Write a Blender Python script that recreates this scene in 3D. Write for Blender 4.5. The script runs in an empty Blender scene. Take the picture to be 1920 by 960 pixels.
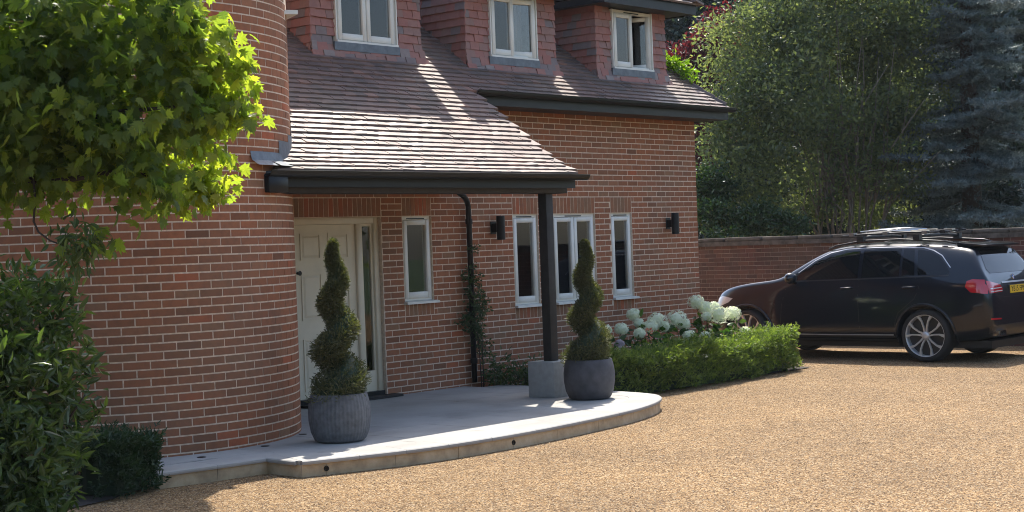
import bpy, bmesh, math, random
import numpy as np
from mathutils import Vector, Matrix
from mathutils.bvhtree import BVHTree

random.seed(7)
rng = np.random.default_rng(7)
scene = bpy.context.scene
col = scene.collection
R = math.radians

# ------------------------------------------------------------------ camera
FPX, PITCH, ROLL, YAW, PZ = 3000.0, -.008, .036, .852, .14
CAM = np.array([-19.7116, -13.5632, 1.892])
_c, _s = math.cos(YAW), math.sin(YAW)
_R0 = np.array([_c, -_s, 0]); _F0 = np.array([_s, _c, 0]); _U0 = np.array([0, 0, 1.])
CF = _F0 * math.cos(PITCH) + _U0 * math.sin(PITCH)
_U1 = _U0 * math.cos(PITCH) - _F0 * math.sin(PITCH)
CR = _R0 * math.cos(ROLL) - _U1 * math.sin(ROLL)
CU = _R0 * math.sin(ROLL) + _U1 * math.cos(ROLL)
cam_data = bpy.data.cameras.new('camera')
cam = bpy.data.objects.new('camera', cam_data)
col.objects.link(cam)
M = Matrix.Identity(4)
for i in range(3):
    M[i][0], M[i][1], M[i][2], M[i][3] = CR[i], CU[i], -CF[i], CAM[i]
cam.matrix_world = M
cam_data.sensor_width = 36
cam_data.lens = FPX / 1920 * 36
cam_data.clip_end = 600
scene.camera = cam

# ------------------------------------------------------------------ light
SUN = Vector((1.31, .92, 2.48)).normalized()
world = bpy.data.worlds.new('World'); scene.world = world; world.use_nodes = True
wn = world.node_tree.nodes; wl = world.node_tree.links
sky = wn.new('ShaderNodeTexSky'); sky.sky_type = 'NISHITA'; sky.sun_disc = False
sky.sun_elevation = math.asin(SUN.z)
sky.sun_rotation = math.atan2(SUN.x, SUN.y)
sky.air_density = 1.0; sky.dust_density = 2.0; sky.ozone_density = 1.0
wl.new(sky.outputs[0], wn['Background'].inputs[0])
wn['Background'].inputs[1].default_value = .15
sd = bpy.data.lights.new('sun', 'SUN'); sun = bpy.data.objects.new('sun', sd); col.objects.link(sun)
sd.energy = 4.0; sd.angle = R(.55); sd.color = (1, .93, .82)
sun.rotation_euler = SUN.to_track_quat('Z', 'Y').to_euler()
sun.location = (10, 8, 20)
scene.view_settings.view_transform = 'Standard'
scene.view_settings.look = 'None'
scene.view_settings.exposure = 1.17
scene.view_settings.gamma = 1
scene.render.engine = 'CYCLES'
scene.cycles.filter_width = 1.0
scene.cycles.max_bounces = 8
scene.cycles.diffuse_bounces = 4
scene.cycles.transparent_max_bounces = 12

# ------------------------------------------------------------------ camera arithmetic (only for choosing places)
def ray(px, py):
    return CF + CR * ((px - 960) / FPX) + CU * ((480 - py) / FPX)
def at(px, py, w):
    return CAM + ray(px, py) * w
def ony(px, py, y):
    r = ray(px, py); return CAM + r * ((y - CAM[1]) / r[1])
def onz(px, py, z):
    r = ray(px, py); return CAM + r * ((z - CAM[2]) / r[2])
def proj(p):
    d = np.asarray(p) - CAM; w = d @ CF
    return 960 + FPX * (d @ CR) / w, 480 - FPX * (d @ CU) / w, w

# ------------------------------------------------------------------ object helpers
def link(o, parent=None):
    col.objects.link(o)
    if parent is not None: o.parent = parent
    return o
def empty(name, loc=(0, 0, 0), rz=0, parent=None):
    o = bpy.data.objects.new(name, None); o.location = loc; o.rotation_euler = (0, 0, rz)
    o.empty_display_size = .1
    return link(o, parent)
def tag(o, label=None, cat=None, group=None, kind=None):
    if label: o['label'] = label
    if cat: o['category'] = cat
    if group: o['group'] = group
    if kind: o['kind'] = kind
    return o
def set_tint(me, vals):
    a = me.attributes.new('tint', 'FLOAT', 'FACE')
    a.data.foreach_set('value', np.asarray(vals, dtype=np.float32))
def pyobj(name, verts, faces, mat, parent=None, tint=None, smooth=False):
    me = bpy.data.meshes.new(name)
    me.from_pydata([tuple(map(float, v)) for v in verts], [], [tuple(f) for f in faces])
    if tint is not None:
        if np.isscalar(tint): tint = [tint] * len(faces)
        set_tint(me, tint)
    me.materials.append(mat)
    if smooth: me.polygons.foreach_set('use_smooth', [True] * len(me.polygons))
    me.update()
    return link(bpy.data.objects.new(name, me), parent)
def npmesh(name, V, F, mat, parent=None, tint=None, smooth=False):
    """V (n,3); F (m,k) equal sided faces"""
    me = bpy.data.meshes.new(name)
    V = np.ascontiguousarray(V, dtype=np.float32); F = np.ascontiguousarray(F, dtype=np.int32)
    m, k = F.shape
    me.vertices.add(len(V)); me.vertices.foreach_set('co', V.ravel())
    me.loops.add(m * k); me.loops.foreach_set('vertex_index', F.ravel())
    me.polygons.add(m)
    me.polygons.foreach_set('loop_start', np.arange(0, m * k, k, dtype=np.int32))
    me.polygons.foreach_set('loop_total', np.full(m, k, dtype=np.int32))
    me.polygons.foreach_set('use_smooth', np.full(m, bool(smooth)))
    me.update(calc_edges=True); me.validate()
    if tint is not None: set_tint(me, tint)
    me.materials.append(mat)
    return link(bpy.data.objects.new(name, me), parent)

class MB:
    """collects simple solids into one mesh"""
    def __init__(s): s.v = []; s.f = []; s.t = []; s.tint = .5
    def add(s, v, f):
        b = len(s.v); s.v += [tuple(p) for p in v]; s.f += [tuple(b + i for i in q) for q in f]; s.t += [s.tint] * len(f); return s
    def box(s, x0, x1, y0, y1, z0, z1, M=None):
        v = [(x, y, z) for z in (z0, z1) for y in (y0, y1) for x in (x0, x1)]
        if M is not None: v = [tuple(M @ Vector(p)) for p in v]
        return s.add(v, [(0, 2, 3, 1), (4, 5, 7, 6), (0, 1, 5, 4), (2, 6, 7, 3), (0, 4, 6, 2), (1, 3, 7, 5)])
    def tube(s, pts, r, n=8, caps=True):
        pts = [Vector(p) for p in pts]; rs = r if hasattr(r, '__len__') else [r] * len(pts)
        rings = []
        up = Vector((0, 0, 1))
        prev = None
        for i, p in enumerate(pts):
            d = (pts[min(i + 1, len(pts) - 1)] - pts[max(i - 1, 0)]).normalized()
            if prev is None:
                a = d.cross(up if abs(d.z) < .95 else Vector((1, 0, 0))).normalized()
            else:
                a = (prev - d * prev.dot(d)).normalized()
            prev = a
            b = d.cross(a)
            rings.append([p + (a * math.cos(t) + b * math.sin(t)) * rs[i] for t in [2 * math.pi * k / n for k in range(n)]])
        v = [q for rg in rings for q in rg]; f = []
        for i in range(len(pts) - 1):
            for k in range(n):
                k2 = (k + 1) % n
                f.append((i * n + k, i * n + k2, (i + 1) * n + k2, (i + 1) * n + k))
        if caps:
            f.append(tuple(range(n))[::-1]); f.append(tuple(range((len(pts) - 1) * n, len(pts) * n)))
        return s.add(v, f)
    def lathe(s, prof, n=24, axis='z', c=(0, 0, 0), closed=False, a0=0, a1=2 * math.pi):
        full = abs(a1 - a0 - 2 * math.pi) < 1e-6
        v = []; m = len(prof); na = n if full else n + 1
        for k in range(na):
            t = a0 + (a1 - a0) * k / n; ct, st = math.cos(t), math.sin(t)
            for r_, h in prof:
                p = (r_ * ct, r_ * st, h)
                if axis == 'x': p = (h, r_ * ct, r_ * st)
                if axis == 'y': p = (r_ * st, h, r_ * ct)
                v.append((p[0] + c[0], p[1] + c[1], p[2] + c[2]))
        f = []
        for k in range(n):
            k2 = (k + 1) % na
            for i in range(m if closed else m - 1):
                i2 = (i + 1) % m
                f.append((k * m + i, k2 * m + i, k2 * m + i2, k * m + i2))
        return s.add(v, f)
    def prism(s, poly, z0, z1):
        n = len(poly)
        v = [(x, y, z0) for x, y in poly] + [(x, y, z1) for x, y in poly]
        f = [tuple(range(n))[::-1], tuple(range(n, 2 * n))] + [(i, (i + 1) % n, n + (i + 1) % n, n + i) for i in range(n)]
        return s.add(v, f)
    def build(s, name, mat, parent=None, smooth=False, tint=False):
        return pyobj(name, s.v, s.f, mat, parent, s.t if tint else None, smooth)
def auto_smooth(o, ang=40):
    me = o.data
    bm = bmesh.new(); bm.from_mesh(me)
    for f in bm.faces: f.smooth = True
    for e in bm.edges:
        if len(e.link_faces) == 2 and e.calc_face_angle(0) > R(ang): e.smooth = False
    bm.to_mesh(me); bm.free()
def bevel(o, w=.004, seg=2):
    bm = bmesh.new(); bm.from_mesh(o.data)
    bmesh.ops.recalc_face_normals(bm, faces=bm.faces)
    bmesh.ops.bevel(bm, geom=[e for e in bm.edges if len(e.link_faces) == 2 and e.calc_face_angle(0) > R(30)], offset=w, segments=seg, affect='EDGES', profile=.6)
    bm.to_mesh(o.data); bm.free(); auto_smooth(o, 50); return o

# ------------------------------------------------------------------ materials
def new_mat(name):
    m = bpy.data.materials.new(name); m.use_nodes = True
    nt = m.node_tree; return m, nt.nodes, nt.links, nt.nodes['Principled BSDF']
def ramp(n, stops, fac=None, links=None, interp='LINEAR'):
    r = n.new('ShaderNodeValToRGB'); r.color_ramp.interpolation = interp
    el = r.color_ramp.elements
    while len(el) < len(stops): el.new(.5)
    for e, (p, c) in zip(el, stops):
        e.position = p; e.color = (*c, 1) if len(c) == 3 else c
    if fac is not None: links.new(fac, r.inputs[0])
    return r
def noise(n, l, scale, detail=3, rough=.55, coord='Object', dim=None):
    tc = n.new('ShaderNodeTexCoord'); t = n.new('ShaderNodeTexNoise')
    t.inputs['Scale'].default_value = scale; t.inputs['Detail'].default_value = detail; t.inputs['Roughness'].default_value = rough
    if coord == 'World':
        g = n.new('ShaderNodeNewGeometry'); l.new(g.outputs['Position'], t.inputs['Vector'])
    else: l.new(tc.outputs[coord], t.inputs['Vector'])
    return t
def mixc(n, l, a, b, fac, mode='MIX'):
    m = n.new('ShaderNodeMix'); m.data_type = 'RGBA'; m.blend_type = mode
    for src, i in ((fac, 0), (a, 6), (b, 7)):
        if isinstance(src, (int, float)): m.inputs[i].default_value = src
        elif isinstance(src, tuple): m.inputs[i].default_value = (*src, 1)
        else: l.new(src, m.inputs[i])
    return m.outputs[2]
def bump(n, l, p, h, strength=.4, dist=.01):
    b = n.new('ShaderNodeBump'); b.inputs['Strength'].default_value = strength; b.inputs['Distance'].default_value = dist
    l.new(h, b.inputs['Height']); l.new(b.outputs[0], p.inputs['Normal']); return b
def attr(n, name='tint'):
    a = n.new('ShaderNodeAttribute'); a.attribute_name = name; return a.outputs['Fac']

def plain(name, c, rough=.5, metal=0, spec=.5, nscale=None, namt=.15, bmp=0, coat=0, coord='World'):
    m, n, l, p = new_mat(name)
    p.inputs['Base Color'].default_value = (*c, 1); p.inputs['Roughness'].default_value = rough
    p.inputs['Metallic'].default_value = metal; p.inputs['Specular IOR Level'].default_value = spec
    if coat: p.inputs['Coat Weight'].default_value = coat; p.inputs['Coat Roughness'].default_value = .03
    if nscale:
        t = noise(n, l, nscale, 4, .6, coord)
        lo = tuple(x * (1 - namt) for x in c); hi = tuple(min(1, x * (1 + namt)) for x in c)
        r = ramp(n, [(.3, lo), (.7, hi)], t.outputs[0], l)
        l.new(r.outputs[0], p.inputs['Base Color'])
        if bmp: bump(n, l, p, t.outputs[0], bmp, .01)
    return m

def tinted(name, stops, rough=.85, nscale=18, namt=.45, bmp=.4, spec=.3, dark=(.05, .035, .03), big=None, bdist=.004):
    """colour by the piece's own tint, mottled by noise"""
    m, n, l, p = new_mat(name)
    r = ramp(n, stops, attr(n), l)
    t = noise(n, l, nscale, 5, .65, 'World')
    f = ramp(n, [(.42, (0, 0, 0)), (.75, (1, 1, 1))], t.outputs[0], l)
    mm = n.new('ShaderNodeMath'); mm.operation = 'MULTIPLY'; mm.inputs[1].default_value = namt; l.new(f.outputs[0], mm.inputs[0])
    c = mixc(n, l, r.outputs[0], dark, mm.outputs[0])
    if big:
        t2 = noise(n, l, big[0], 3, .5, 'World')
        f2 = ramp(n, [(.45, (0, 0, 0)), (.7, (1, 1, 1))], t2.outputs[0], l)
        m2 = n.new('ShaderNodeMath'); m2.operation = 'MULTIPLY'; m2.inputs[1].default_value = big[2]; l.new(f2.outputs[0], m2.inputs[0])
        c = mixc(n, l, c, big[1], m2.outputs[0])
    l.new(c, p.inputs['Base Color']); p.inputs['Roughness'].default_value = rough; p.inputs['Specular IOR Level'].default_value = spec
    t3 = noise(n, l, nscale * 6, 4, .7, 'World'); bump(n, l, p, t3.outputs[0], bmp, bdist)
    return m

def leafmat(name, stops, trans=.45, rough=.5, tcol=None, spec=.35):
    m, n, l, p = new_mat(name)
    r = ramp(n, stops, attr(n), l)
    l.new(r.outputs[0], p.inputs['Base Color']); p.inputs['Roughness'].default_value = rough; p.inputs['Specular IOR Level'].default_value = spec
    tr = n.new('ShaderNodeBsdfTranslucent')
    g = mixc(n, l, r.outputs[0], tcol or (1.6, 1.9, .5), 1.0, 'MULTIPLY'); l.new(g, tr.inputs['Color'])
    mx = n.new('ShaderNodeMixShader'); mx.inputs[0].default_value = trans
    l.new(p.outputs[0], mx.inputs[1]); l.new(tr.outputs[0], mx.inputs[2]); l.new(mx.outputs[0], n['Material Output'].inputs[0])
    return m

def glass(name, c=(1, 1, 1), rough=.0, thru=.75):
    m, n, l, p = new_mat(name)
    n.remove(p)
    g = n.new('ShaderNodeBsdfGlossy'); g.inputs['Roughness'].default_value = rough; g.inputs['Color'].default_value = (1, 1, 1, 1)
    t = n.new('ShaderNodeBsdfTransparent'); t.inputs['Color'].default_value = (*[x * thru for x in c], 1)
    fr = n.new('ShaderNodeFresnel'); fr.inputs['IOR'].default_value = 1.55
    ad = n.new('ShaderNodeMath'); ad.operation = 'MULTIPLY_ADD'; ad.inputs[1].default_value = 1.05; ad.inputs[2].default_value = .0; ad.use_clamp = True
    l.new(fr.outputs[0], ad.inputs[0])
    mx = n.new('ShaderNodeMixShader'); l.new(ad.outputs[0], mx.inputs[0]); l.new(t.outputs[0], mx.inputs[1]); l.new(g.outputs[0], mx.inputs[2])
    l.new(mx.outputs[0], n['Material Output'].inputs[0])
    return m

MT = {}
BR = [(0, (.180, .080, .044)), (.25, (.275, .110, .056)), (.5, (.335, .126, .062)), (.72, (.315, .145, .078)), (.88, (.250, .140, .080)), (1, (.400, .118, .054))]
MT['brick'] = tinted('brick', BR, .9, 14, .42, .5, .2, (.10, .055, .040), (.8, (.19, .125, .085), .5))
MT['brick_old'] = tinted('brick_old', [(0, (.085, .045, .038)), (.5, (.130, .060, .048)), (1, (.165, .075, .055))], .92, 10, .5, .5, .2, (.07, .045, .038), (.8, (.10, .085, .06), .45))
MT['mortar'] = plain('mortar', (.64, .52, .405), .95, nscale=30, namt=.2, bmp=.3, spec=.1)
MT['mortar_old'] = plain('mortar_old', (.31, .255, .21), .95, nscale=12, namt=.3, bmp=.3, spec=.1)
MT['coping'] = plain('coping', (.11, .095, .08), .95, nscale=9, namt=.4, bmp=.5, spec=.1)
MT['tile'] = tinted('roof_tile', [(0, (.105, .078, .072)), (.3, (.160, .110, .098)), (.6, (.200, .125, .105)), (.85, (.130, .100, .094)), (1, (.26, .145, .115))], .50, 9, .4, .5, .4, (.06, .053, .054), (1.5, (.10, .10, .085), .4))
MT['hung'] = tinted('hung_tile', [(0, (.285, .118, .094)), (.35, (.325, .142, .114)), (.6, (.265, .150, .125)), (.8, (.195, .152, .145)), (1, (.30, .255, .235))], .7, 12, .3, .35, .35, (.12, .06, .06))
MT['underlay'] = plain('roof_underlay', (.03, .025, .025), .9)
MT['black'] = plain('black_paint', (.008, .009, .010), .42, spec=.3, nscale=6, namt=.3)
MT['timber'] = plain('dark_timber', (.022, .020, .019), .6, spec=.35, nscale=9, namt=.4, bmp=.2)
MT['white'] = plain('window_paint', (.66, .65, .59), .45, nscale=5, namt=.05)
MT['door'] = plain('door_paint', (.62, .55, .41), .5, nscale=4, namt=.06)
MT['glass'] = glass('window_glass')
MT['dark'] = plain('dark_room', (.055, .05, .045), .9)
MT['curtain'] = plain('curtain_cloth', (.42, .40, .37), .9)
MT['lead'] = plain('lead', (.115, .13, .15), .5, metal=.3, nscale=12, namt=.25, bmp=.2)
MT['pot_rib'] = plain('ribbed_pot', (.105, .108, .115), .75, nscale=18, namt=.3, bmp=.2)
MT['pot'] = plain('smooth_pot', (.060, .060, .068), .7, nscale=7, namt=.35, bmp=.15)
MT['plinth'] = plain('plinth_stone', (.33, .33, .315), .85, nscale=14, namt=.12, bmp=.15)
MT['soil'] = plain('soil', (.035, .026, .02), .95, nscale=18, namt=.5, bmp=.9)
MT['bark'] = plain('bark', (.085, .068, .052), .9, nscale=16, namt=.4, bmp=.8)
MT['bark_dark'] = plain('bark_dark', (.05, .038, .032), .9, nscale=14, namt=.4, bmp=.8)
MT['bark_pale'] = plain('bark_pale', (.15, .12, .09), .9, nscale=14, namt=.4, bmp=.8)
MT['steel'] = plain('steel', (.55, .55, .55), .3, metal=1)
MT['red_cable'] = plain('red_cable', (.10, .02, .02), .6)

def patio_mat():
    m, n, l, p = new_mat('patio_stone')
    t = noise(n, l, 1.6, 5, .6, 'World'); t2 = noise(n, l, 40, 3, .6, 'World')
    a = ramp(n, [(.25, (.255, .25, .235)), (.5, (.335, .328, .31)), (.75, (.40, .39, .37))], t.outputs[0], l)
    tn = ramp(n, [(0, (.90, .90, .90)), (1, (1.05, 1.04, 1.02))], attr(n), l)
    c = mixc(n, l, a.outputs[0], tn.outputs[0], 1.0, 'MULTIPLY')
    l.new(c, p.inputs['Base Color'])
    p.inputs['Specular IOR Level'].default_value = .3
    rr = ramp(n, [(.3, (.66, .66, .66)), (.7, (.82, .82, .82))], t.outputs[0], l); l.new(rr.outputs[0], p.inputs['Roughness'])
    bump(n, l, p, t2.outputs[0], .12, .004)
    return m
MT['patio'] = patio_mat()
def riser_mat():
    m, n, l, p = new_mat('riser_stone')
    t = noise(n, l, 5, 5, .65, 'World')
    a = ramp(n, [(.25, (.27, .20, .125)), (.5, (.46, .345, .21)), (.78, (.58, .475, .33))], t.outputs[0], l)
    l.new(a.outputs[0], p.inputs['Base Color']); p.inputs['Roughness'].default_value = .9
    bump(n, l, p, t.outputs[0], .3, .01)
    return m
MT['riser'] = riser_mat()
def gravel_mat():
    m, n, l, p = new_mat('gravel')
    g = n.new('ShaderNodeNewGeometry')
    v = n.new('ShaderNodeTexVoronoi'); v.inputs['Scale'].default_value = 84; l.new(g.outputs['Position'], v.inputs['Vector'])
    sep = n.new('ShaderNodeSeparateColor'); l.new(v.outputs['Color'], sep.inputs[0])
    r = ramp(n, [(0, (.055, .029, .011)), (.25, (.165, .092, .034)), (.5, (.31, .188, .080)), (.75, (.43, .282, .130)), (.93, (.56, .44, .28)), (1, (.18, .145, .115))], sep.outputs[0], l)
    big = noise(n, l, .55, 4, .6, 'World'); mid = noise(n, l, 7, 3, .6, 'World')
    b = ramp(n, [(.3, (.80, .79, .79)), (.7, (1.10, 1.09, 1.08))], big.outputs[0], l)
    b2 = ramp(n, [(.3, (.78, .77, .76)), (.7, (1.12, 1.1, 1.08))], mid.outputs[0], l)
    c = mixc(n, l, r.outputs[0], b.outputs[0], 1.0, 'MULTIPLY'); c = mixc(n, l, c, b2.outputs[0], 1.0, 'MULTIPLY')
    l.new(c, p.inputs['Base Color']); p.inputs['Roughness'].default_value = .85; p.inputs['Specular IOR Level'].default_value = .3
    inv = n.new('ShaderNodeMath'); inv.operation = 'SUBTRACT'; inv.inputs[0].default_value = 1; l.new(v.outputs['Distance'], inv.inputs[1])
    bump(n, l, p, inv.outputs[0], 1.0, .018)
    return m
MT['gravel'] = gravel_mat()
MT['stone'] = tinted('loose_stone', [(0, (.10, .055, .025)), (.3, (.22, .128, .058)), (.55, (.34, .205, .098)), (.8, (.44, .29, .15)), (1, (.54, .42, .28))], .8, 30, .2, .2, .3, (.2, .13, .08))

GREEN = lambda k: [(0, tuple(x * k for x in (.018, .042, .014))), (.5, tuple(x * k for x in (.034, .075, .018))), (1, tuple(x * k for x in (.070, .120, .028)))]
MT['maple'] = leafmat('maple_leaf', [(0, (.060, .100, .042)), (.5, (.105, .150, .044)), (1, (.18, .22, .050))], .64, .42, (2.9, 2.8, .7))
MT['laurel'] = leafmat('laurel_leaf', [(0, (.044, .072, .038)), (.6, (.080, .118, .050)), (1, (.16, .205, .06))], .35, .35)
MT['yew'] = leafmat('yew_leaf', [(0, (.038, .064, .030)), (.5, (.098, .138, .048)), (1, (.22, .255, .085))], .45, .5)
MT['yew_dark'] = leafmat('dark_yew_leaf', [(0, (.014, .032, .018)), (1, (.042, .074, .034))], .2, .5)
MT['topiary'] = leafmat('topiary_leaf', [(0, (.050, .055, .028)), (.6, (.115, .115, .055)), (1, (.26, .235, .11))], .25, .6)
MT['tree'] = leafmat('tree_leaf', [(0, (.055, .080, .056)), (.5, (.110, .140, .080)), (1, (.23, .25, .12))], .52, .42, (1.9, 1.9, .8))
MT['dark_tree'] = leafmat('dark_tree_leaf', [(0, (.016, .028, .030)), (1, (.046, .070, .062))], .2, .55)
MT['copper'] = leafmat('copper_leaf', [(0, (.030, .012, .016)), (.6, (.075, .022, .028)), (1, (.17, .05, .05))], .35, .45, (2.2, .7, .7))
MT['spruce'] = leafmat('spruce_needle', [(0, (.055, .082, .080)), (.6, (.120, .165, .165)), (1, (.25, .305, .305))], .12, .55, (1, 1, 1))
MT['ivy'] = leafmat('ivy_leaf', [(0, (.018, .040, .018)), (.6, (.040, .075, .03)), (1, (.10, .14, .07))], .25, .3)
MT['lime'] = leafmat('lime_leaf', [(0, (.10, .17, .02)), (1, (.22, .30, .03))], .5, .5)
MT['hyd_leaf'] = leafmat('hydrangea_leaf', [(0, (.025, .06, .025)), (.6, (.05, .10, .03)), (1, (.12, .19, .03))], .4, .45)
MT['petal'] = leafmat('white_petal', [(0, (.70, .75, .66)), (.6, (.83, .86, .77)), (1, (.90, .90, .82))], .4, .6, (1.05, 1.1, .8))
MT['petal_lilac'] = leafmat('lilac_petal', [(0, (.42, .36, .40)), (1, (.58, .50, .52))], .3, .6, (1, 1, 1))
MT['petal_salmon'] = leafmat('salmon_petal', [(0, (.70, .22, .14)), (1, (.85, .38, .26))], .3, .6, (1.1, 1, .9))
MT['climber'] = leafmat('climber_leaf', [(0, (.022, .045, .020)), (.7, (.05, .082, .035)), (1, (.13, .16, .10))], .3, .5)
MT['grass'] = plain('grass', (.05, .085, .025), .9, nscale=1.2, namt=.4)
# ------------------------------------------------------------------ many alike pieces: the largest in view as objects, the rest joined
def pieces(name, tv, tf, mats, tints, mat, parent, n_single=300, ok=None, rest='brickwork', levels=10):
    tv = np.asarray(tv, float); mats = np.asarray(mats, float); tints = np.asarray(tints, float)
    W = np.einsum('nij,mj->nmi', mats[:, :3, :3], tv) + mats[:, None, :3, 3]
    c = W.mean(1); d = c - CAM; w = d @ CF
    px = 960 + FPX * (d @ CR) / w; py = 480 - FPX * (d @ CU) / w
    P2 = W - CAM; ww = P2 @ CF
    sx = (P2 @ CR) / ww * FPX; sy = (P2 @ CU) / ww * FPX
    area = (sx.max(1) - sx.min(1)) * (sy.max(1) - sy.min(1))
    vis = (px > 5) & (px < 1915) & (py > 4) & (py < 955)
    if ok is not None: vis &= np.array([ok(a, b, q) for a, b, q in zip(px, py, c)], bool)
    score = np.where(vis, area, -1)
    order = np.argsort(-score)
    single = [i for i in order[:n_single] if score[i] > 0]
    sset = set(single)
    bank = {}
    for i in single:
        k = int(round(tints[i] * levels))
        if k not in bank:
            me = bpy.data.meshes.new(name); me.from_pydata([tuple(v) for v in tv], [], tf); set_tint(me, [k / levels] * len(tf)); me.materials.append(mat); me.update(); bank[k] = me
        o = bpy.data.objects.new(name, bank[k]); o.matrix_local = Matrix(mats[i].tolist()); link(o, parent)
    rest_i = [i for i in range(len(mats)) if i not in sset]
    if rest_i:
        nv = len(tv); V = W[rest_i].reshape(-1, 3)
        kq = len(tf[0])
        F = (np.asarray(tf)[None] + (np.arange(len(rest_i)) * nv)[:, None, None]).reshape(-1, kq)
        o = npmesh(rest, V, F, mat, parent, np.repeat(tints[rest_i], len(tf)))
        o['kind'] = 'stuff'
BOXF = [(0, 2, 3, 1), (4, 5, 7, 6), (0, 1, 5, 4), (2, 6, 7, 3), (0, 4, 6, 2), (1, 3, 7, 5)]
def boxv(x0, x1, y0, y1, z0, z1): return [(x, y, z) for z in (z0, z1) for y in (y0, y1) for x in (x0, x1)]
def mat4(cols, t):
    m = np.eye(4); m[:3, 0], m[:3, 1], m[:3, 2] = cols; m[:3, 3] = t; return m
def btint():
    r = random.random()
    return min(1, max(0, random.gauss(.46, .13))) if r < .90 else random.choice((.12, .2, .8, .9, 1.0))

# ------------------------------------------------------------------ ground
g = pyobj('ground', [(-150, -150, -.02), (150, -150, -.02), (150, 150, -.02), (-150, 150, -.02)], [(0, 1, 2, 3)], MT['grass']); g['kind'] = 'structure'
nx, ny = 90, 90
X = np.linspace(-34, 12, nx); Y = np.linspace(-32, 14, ny)
gv = [(x, y, 0) for y in Y for x in X]
gf = [(j * nx + i, j * nx + i + 1, (j + 1) * nx + i + 1, (j + 1) * nx + i) for j in range(ny - 1) for i in range(nx - 1)]
dr = pyobj('gravel_drive', gv, gf, MT['gravel']); dr['kind'] = 'structure'
pyobj('planting_bed', [(-5.15, -2.02, .012), (-.15, -1.95, .012), (.0, -.0, .012), (-4.9, -.0, .012)], [(0, 1, 2, 3)], MT['soil'])['kind'] = 'structure'
pyobj('border_soil', [(-17, -3.9, .010), (-12.4, -2.95, .010), (-11.9, -2.6, .010), (-11.75, -2.3, .010), (-12.0, 0, .010), (-17, 0, .010)], [(0, 1, 2, 3, 4, 5)], MT['soil'])['kind'] = 'structure'

# ------------------------------------------------------------------ patio
TC, TR = np.array([-10.62, -.45]), 1.77
front = [(-4.86, -.35), (-4.92, -1.2), (-5.03, -2.1), (-5.12, -2.72), (-5.32, -3.06), (-5.80, -3.36), (-6.50, -3.59), (-7.43, -3.73), (-8.33, -3.81), (-9.10, -3.81), (-9.73, -3.75), (-10.25, -3.62), (-10.87, -3.41)]
def smooth_line(p, k=5):
    p = [np.array(q, float) for q in p]; out = []
    for i in range(len(p) - 1):
        a, b, c_, d = p[max(i - 1, 0)], p[i], p[i + 1], p[min(i + 2, len(p) - 1)]
        for j in range(k):
            t = j / k
            out.append(.5 * (2 * b + (c_ - a) * t + (2 * a - 5 * b + 4 * c_ - d) * t * t + (3 * b - a - 3 * c_ + d) * t ** 3))
    out.append(p[-1]); return out
edge = [tuple(q) for q in smooth_line(front)]
edge += [(-10.85, -2.95), (-11.35, -2.90), (-11.88, -2.82), (-12.0, -2.35)]
outline = [(-8.9, .0), (-4.84, .0)] + edge + [(-11.6, -1.2), (-10.6, -.6), (-9.4, -.6)]
def clip_rect(poly, x0, x1, y0, y1):
    def cut(P, f, inter):
        out = []
        for i in range(len(P)):
            a, b = P[i - 1], P[i]
            fa, fb = f(a), f(b)
            if fb >= 0:
                if fa < 0: out.append(inter(a, b, fa, fb))
                out.append(b)
            elif fa >= 0: out.append(inter(a, b, fa, fb))
        return out
    it = lambda a, b, fa, fb: (a[0] + (b[0] - a[0]) * fa / (fa - fb), a[1] + (b[1] - a[1]) * fa / (fa - fb))
    for f in (lambda p: p[0] - x0, lambda p: x1 - p[0], lambda p: p[1] - y0, lambda p: y1 - p[1]):
        if len(poly) < 3: return []
        poly = cut(poly, f, it)
    return poly
patio = MB().prism(outline[::-1], .0, PZ - .036).build('patio', MT['mortar_old']); patio['kind'] = 'structure'
# bullnosed edge stones along the front and slabs inside them
def offset_line(line, d):
    out = []
    for i in range(len(line)):
        a = np.array(line[max(i - 1, 0)]); b = np.array(line[min(i + 1, len(line) - 1)])
        t = (b - a) / np.linalg.norm(b - a); n_ = np.array([t[1], -t[0]])
        out.append(tuple(np.array(line[i]) + n_ * d))
    return out
arc = edge[:61]
sub = [arc[i] for i in range(0, 61)]
inner = offset_line(arc, .34)
segs = [0, 6, 11, 16, 20, 24, 28, 32, 36, 40, 44, 48, 52, 56, 60]
outer = offset_line(arc, -.022)
def curb_stone(o_pts, i_pts, name='edge_stone', dz=0):
    prof = [(0, -.036), (-.004, -.022), (-.002, -.008), (.010, .0)]   # inward, up
    m = MB(); m.tint = random.random()
    v = []; n_ = len(o_pts)
    for k in range(n_):
        o_, i_ = np.array(o_pts[k]), np.array(i_pts[k]); d = (i_ - o_) / np.linalg.norm(i_ - o_)
        for inn, up in prof: v.append((*(o_ + d * inn), PZ + up + dz))
        v.append((*i_, PZ + dz)); v.append((*i_, PZ - .036))
    f = []
    for k in range(n_ - 1):
        for j in range(6):
            j2 = (j + 1) % 6
            f.append((k * 6 + j, (k + 1) * 6 + j, (k + 1) * 6 + j2, k * 6 + j2))
    f.append(tuple(range(6))); f.append(tuple(range((n_ - 1) * 6, n_ * 6))[::-1])
    m.add(v, f)
    return m.build(name, MT['patio'], patio, tint=True)
def lerp_pts(a, i0, i1, shrink=.0015):
    pts = [np.array(a[i]) for i in range(i0, i1 + 1)]
    pts[0] = pts[0] + (pts[1] - pts[0]) * min(.3, shrink / np.linalg.norm(pts[1] - pts[0]))
    pts[-1] = pts[-1] + (pts[-2] - pts[-1]) * min(.3, shrink / np.linalg.norm(pts[-2] - pts[-1]))
    return pts
for a, b in zip(segs[:-1], segs[1:]):
    curb_stone(lerp_pts(outer, a, b), lerp_pts(inner, a, b))
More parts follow.
